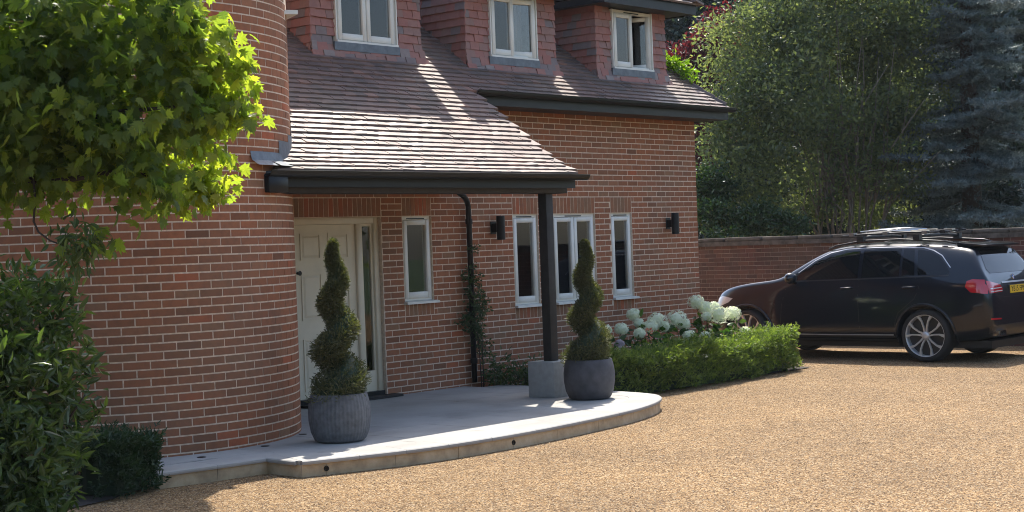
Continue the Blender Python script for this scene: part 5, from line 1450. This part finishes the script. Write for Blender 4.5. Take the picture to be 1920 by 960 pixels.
for s in (-1, 1):
    win = [('side_window', [(2.14, 1.185), (1.06, 1.205), (1.10, 1.60), (1.34, 1.595), (1.58, 1.55), (1.80, 1.45), (2.0, 1.31)]),
           ('side_window', [(1.00, 1.207), (.40, 1.220), (.44, 1.607), (.70, 1.612), (1.04, 1.603)]),
           ('side_window', [(.36, 1.221), (.155, 1.226), (.235, 1.597), (.40, 1.605)]),
           ('side_window', [(.105, 1.228), (-.33, 1.24), (-.365, 1.268), (-.29, 1.38), (-.17, 1.49), (-.02, 1.56), (.18, 1.592)])]
    for nm, poly in win: panel(nm, poly, 'cglass', car, s, .0025)
    strip('window_trim', [(2.22, 1.166), (1.5, 1.18), (.7, 1.197), (0, 1.213), (-.36, 1.224)], .014, 'trim', car, s)
    strip('window_trim', [(2.08, 1.29), (1.84, 1.465), (1.60, 1.575), (1.34, 1.622), (.9, 1.635), (.5, 1.635), (.1, 1.615), (-.06, 1.575), (-.21, 1.50), (-.37, 1.33)], .012, 'alloy', car, s)
    for ln in ([(2.36, .45), (2.32, .8), (2.22, 1.15)], [(1.03, .36), (1.03, .75), (1.03, 1.18)], [(.14, 1.20), (.06, 1.05), (.14, .90), (.40, .70), (.46, .55), (.46, .36)]): strip('door_seam', ln, .010, 'ink', car, s, .0008)
    strip('sill_trim', [(2.45, .335), (1.5, .33), (.48, .335)], .07, 'trim', car, s, .006)
    strip('sill_line', [(2.40, .385), (1.5, .378), (.5, .385)], .012, 'alloy', car, s, .007)
    for hy in (1.22, .22):
        h = MB(); hx = s * (BV.ray_cast(Vector((s * 3, hy, 1.06)), Vector((-s, 0, 0)))[0].x * s + .022)
        h.tube([(hx - s * .02, hy - .10, 1.06), (hx + s * .012, hy - .07, 1.063), (hx + s * .014, hy + .07, 1.06), (hx - s * .02, hy + .10, 1.057)], [.012, .016, .016, .012], 8)
        h.build('door_handle', MT['paint'], car, smooth=True)
    for yy in (0, 2.933):
        m = MB(); pr = []
        for i in range(25):
            a = math.pi * (-.06 + 1.12 * i / 24); q = (yy + .445 * math.cos(a), .375 + .445 * math.sin(a))
            hh = BV.ray_cast(Vector((s * 3, q[0], q[1])), Vector((-s, 0, 0))); xx = hh[0].x if hh[0] else s * .93
            pr.append((xx + s * .002, q[0], q[1]))
        m.tube(pr, .022, 6); m.build('arch_trim', MT['paint'], car, smooth=True)
        # dark lining of the arch
        MB().lathe([(.428, s * .60), (.428, s * .93)], 30, 'x', (0, yy, .375), a0=R(-20), a1=R(200)).build('arch_liner', MT['ink'], car)
    # headlight and bonnet vent
    panel('headlight', [(3.58, .76), (3.28, .86), (3.20, .92), (3.42, .955), (3.58, .91), (3.65, .82)], 'clearlens', car, s, .004, step=.05)
    strip('side_vent', [(2.52, .62), (2.50, .74), (2.44, .84)], .03, 'ink', car, s, .003)
    # door mirror
    mr = MB(); mr.lathe([(0, -.115), (.05, -.10), (.082, -.05), (.088, .02), (.07, .085), (0, .10)], 14, 'x', (s * 1.065, 2.08, 1.22)); mo = mr.build('door_mirror', MT['paint'], car, smooth=True)
    MB().tube([(s * .88, 2.11, 1.15), (s * .99, 2.10, 1.17)], [.035, .025], 8).build('mirror_arm', MT['trim'], mo, smooth=True)
    # tail lamp: the part on the flank and the part on the tailgate
    panel('tail_light', [(-.92, .96), (-.70, .985), (-.62, 1.06), (-.64, 1.14), (-.72, 1.165), (-.92, 1.15)], 'redlens', car, s, .007, step=.05)
    x_ = lambda a: sorted([s * p for p in a])
    panel('tail_light', [(s * .85, .965), (s * .50, .975), (s * .47, 1.02), (s * .50, 1.075), (s * .85, 1.14)], 'redlens', car, s, .007, step=.05, rear=True)
    for zz in (.99, 1.03): strip('lamp_bar', [(s * .50, zz), (s * .82, zz - .005)], .012, 'clearlens', car, s, .011, rear=True)
    panel('rear_reflector', [(s * .86, .625), (s * .60, .615), (s * .60, .595), (s * .86, .60)], 'redlens', car, s, .005, rear=True)
    ex = MB(); ex.tube([(s * .60, -.90, .40), (s * .60, -1.0, .40)], [.001, .001], 4)
    q = [(-.10, -.035), (.10, -.035), (.085, .04), (-.085, .04)]; k2 = .84
    vs = [(s * .60 + a, yy, .405 + b) for yy, kk in ((-.88, 1), (-1.005, 1)) for a, b in q] + [(s * .60 + a * k2, yy, .405 + b * k2) for yy in (-1.005, -.9) for a, b in q]
    ex = MB().add(vs, [(0, 1, 5, 4), (1, 2, 6, 5), (2, 3, 7, 6), (3, 0, 4, 7), (4, 5, 9, 8), (5, 6, 10, 9), (6, 7, 11, 10), (7, 4, 8, 11), (8, 9, 13, 12), (9, 10, 14, 13), (10, 11, 15, 14), (11, 8, 12, 15)])
    exo = ex.build('exhaust_tip', MT['chrome'], car)
    MB().add([(s * .60 + a * k2, -.9, .405 + b * k2) for a, b in q], [(0, 1, 2, 3)]).build('exhaust_mouth', MT['ink'], exo)
    # roof rail
    MB().tube([(s * .60, -.35, 1.66), (s * .62, -.2, 1.70), (s * .635, .5, 1.745), (s * .635, 1.1, 1.74), (s * .61, 1.55, 1.68), (s * .59, 1.68, 1.635)], .013, 8).build('roof_rail', MT['trim'], car, smooth=True)
panel('rear_window', [(-.64, 1.235), (.64, 1.235), (.68, 1.29), (.56, 1.54), (.47, 1.56), (-.47, 1.56), (-.56, 1.54), (-.68, 1.29)], 'cglass', car, 1, .004, step=.08, rear=True)
sp_ = MB(); sp_.add([(-.60, -.36, 1.675), (.60, -.36, 1.675), (.56, -.78, 1.635), (-.56, -.78, 1.635), (-.60, -.36, 1.62), (.60, -.36, 1.62), (.56, -.77, 1.61), (-.56, -.77, 1.61)], [(0, 1, 2, 3), (7, 6, 5, 4), (3, 2, 6, 7), (1, 5, 6, 2), (0, 3, 7, 4), (0, 4, 5, 1)])
so_ = sp_.build('roof_spoiler', MT['paint'], car); bevel(so_, .012, 2)
panel('bumper_trim', [(-.80, .36), (.80, .36), (.86, .50), (.60, .52), (-.60, .52), (-.86, .50)], 'trim', car, 1, .004, rear=True)
strip('tailgate_seam', [(-.86, .945), (-.4, .90), (.4, .90), (.86, .945)], .010, 'ink', car, 1, .001, rear=True)
strip('tailgate_trim', [(-.42, 1.10), (.42, 1.10)], .022, 'alloy', car, 1, .006, rear=True)
def rear_y(x, z): return BV.ray_cast(Vector((x, -3, z)), Vector((0, 1, 0)))[0].y
py_ = rear_y(0, 1.0) - .012
pl = MB().box(-.26, .26, py_ - .010, py_, .945, 1.055).build('number_plate', MT['plate'], car)
MB().box(-.265, .265, py_ + .0005, py_ + .03, .94, 1.06).build('plate_holder', MT['trim'], car)
tc = bpy.data.curves.new('plate_text', 'FONT'); tc.body = 'YB15 FPN'; tc.size = .112; tc.align_x = 'CENTER'; tc.align_y = 'CENTER'; tc.extrude = .001
to = bpy.data.objects.new('plate_lettering', tc); tc.materials.append(MT['ink']); link(to, pl)
dg = bpy.context.evaluated_depsgraph_get(); tme = bpy.data.meshes.new_from_object(to.evaluated_get(dg)); bpy.data.objects.remove(to)
tme.materials.clear(); tme.materials.append(MT['ink'])
to = link(bpy.data.objects.new('plate_lettering', tme), pl); to.location = (0, py_ - .0105, 1.0); to.rotation_euler = (R(90), 0, 0)
by = rear_y(0, 1.165)
bd = empty('badge', (0, by - .006, 1.165), 0, car); bd.rotation_euler = (R(-18), 0, 0)
MB().lathe([(.034, -.006), (.042, -.006), (.042, .006)], 24, 'y').build('badge_ring', MT['chrome'], bd)
for i in range(4):
    a0 = i * math.pi / 2
    MB().add([(0, -.004, 0)] + [(.033 * math.cos(a0 + t * math.pi / 12), -.004, .033 * math.sin(a0 + t * math.pi / 12)) for t in range(7)], [(0, k + 1, k) for k in range(1, 7)]).build('badge_quarter', MT['badge'] if i % 2 else MT['badge_w'], bd)
def wheel(x, y, s, name='wheel', steer=0):
    w = empty(name, (x, y, .378), 0, car); w.rotation_euler = (0, 0, steer)
    ty = MB().lathe([(.300, -.13), (.335, -.135), (.365, -.115), (.378, -.07), (.378, .07), (.365, .115), (.335, .135), (.300, .13), (.285, .05), (.285, -.05)], 48, 'x', closed=True); to_ = ty.build('tyre', MT['tyre'], w, smooth=True); auto_smooth(to_, 50)
    o_ = s * .118
    rm = MB().lathe([(.304, o_), (.300, o_ + s * .010), (.290, o_ + s * .006), (.284, o_ - s * .03), (.28, -o_ * .6)], 48, 'x').build('rim', MT['alloy'], w, smooth=True)
    MB().lathe([(0, s * .03), (.284, s * .03)], 32, 'x').build('brake_disc', MT['alloy_dark'], w)
    for i in range(5):
        for g_ in (-1, 1):
            a = i * 2 * math.pi / 5 + .3; m = MB(); a1 = a + g_ * .10; a2 = a + g_ * .34; a25 = a + g_ * .20
            def pt(r_, an, xx, wd):
                c_, s_ = math.cos(an), math.sin(an); t = (-s_, c_)
                return [(xx, r_ * c_ + t[0] * wd, r_ * s_ + t[1] * wd), (xx, r_ * c_ - t[0] * wd, r_ * s_ - t[1] * wd), (xx - s * .03, r_ * c_ - t[0] * wd, r_ * s_ - t[1] * wd), (xx - s * .03, r_ * c_ + t[0] * wd, r_ * s_ + t[1] * wd)]
            rings = [pt(.045, a + g_ * .35, s * .10, .013), pt(.12, a25, s * .112, .0105), pt(.21, a + g_ * .24, s * .118, .0105), pt(.292, a2, s * .120, .022)]
            vs = [q for rg in rings for q in rg]; fs = [(4 * r_ + k, 4 * r_ + (k + 1) % 4, 4 * r_ + 4 + (k + 1) % 4, 4 * r_ + 4 + k) for r_ in range(3) for k in range(4)]
            m.add(vs, fs).build('spoke', MT['alloy'], w)
    MB().lathe([(0, s * .128), (.03, s * .126), (.055, s * .118), (.06, s * .09)], 20, 'x').build('hub_cap', MT['alloy'], w, smooth=True)
    return w
for s in (-1, 1):
    wheel(s * .825, 0, s); wheel(s * .825, 2.933, s, 'wheel', R(-9))
MB().box(-.75, .75, -.9, 3.5, .20, .30).build('underbody', MT['ink'], car)
# bike carriers on the roof
rk = empty('roof_rack', (CX, CY, 1.70)); tag(rk, 'silver and black roof rack with folded bike carriers on the car', 'roof rack')
for y in (.22, 1.12):
    MB().tube([(-.68, y, .075), (-.3, y, .10), (.3, y, .10), (.68, y, .075)], .022, 8).build('crossbar', MT['trim'], rk, smooth=True)
    for s in (-1, 1): MB().box(s * .64 - .045, s * .64 + .045, y - .05, y + .05, .03, .11).build('bar_foot', MT['trim'], rk)
for i, x in enumerate((-.50, -.06, .42)):
    dz = .13 + .012 * i; y0 = -.12 + .1 * i
    MB().tube([(x, y0 - .1, dz + .005), (x, y0 + .5, dz + .012), (x, y0 + 1.3, dz), (x, y0 + 1.62, dz - .01)], [.014, .016, .016, .013], 8).build('carrier_rail', MT['trim'], rk, smooth=True)
    MB().tube([(x + .06, y0 + .55, dz + .03), (x + .07, y0 + 1.0, dz + .055), (x + .05, y0 + 1.35, dz + .045)], [.011, .011, .010], 8).build('frame_clamp', MT['steel'], rk, smooth=True)
    for yy in (y0 + .0, y0 + .28, y0 + .9, y0 + 1.45): MB().box(x - .05, x + .05, yy - .04, yy + .04, dz - .02, dz + .03).build('wheel_tray', MT['steel'] if (i + int(yy * 10)) % 3 == 1 else MT['trim'], rk)


# ------------------------------------------------------------------ summer air
hm = bpy.data.materials.new('haze'); hm.use_nodes = True; hn = hm.node_tree
for q in list(hn.nodes): hn.nodes.remove(q)
ho = hn.nodes.new('ShaderNodeOutputMaterial'); hv = hn.nodes.new('ShaderNodeVolumePrincipled')
hv.inputs['Color'].default_value = (.82, .90, 1, 1); hv.inputs['Density'].default_value = .00022; hv.inputs['Anisotropy'].default_value = .3
hn.links.new(hv.outputs[0], ho.inputs['Volume'])
hz = MB().box(-60, 60, -60, 60, -1.1, 18).build('haze', hm); hz['kind'] = 'stuff'
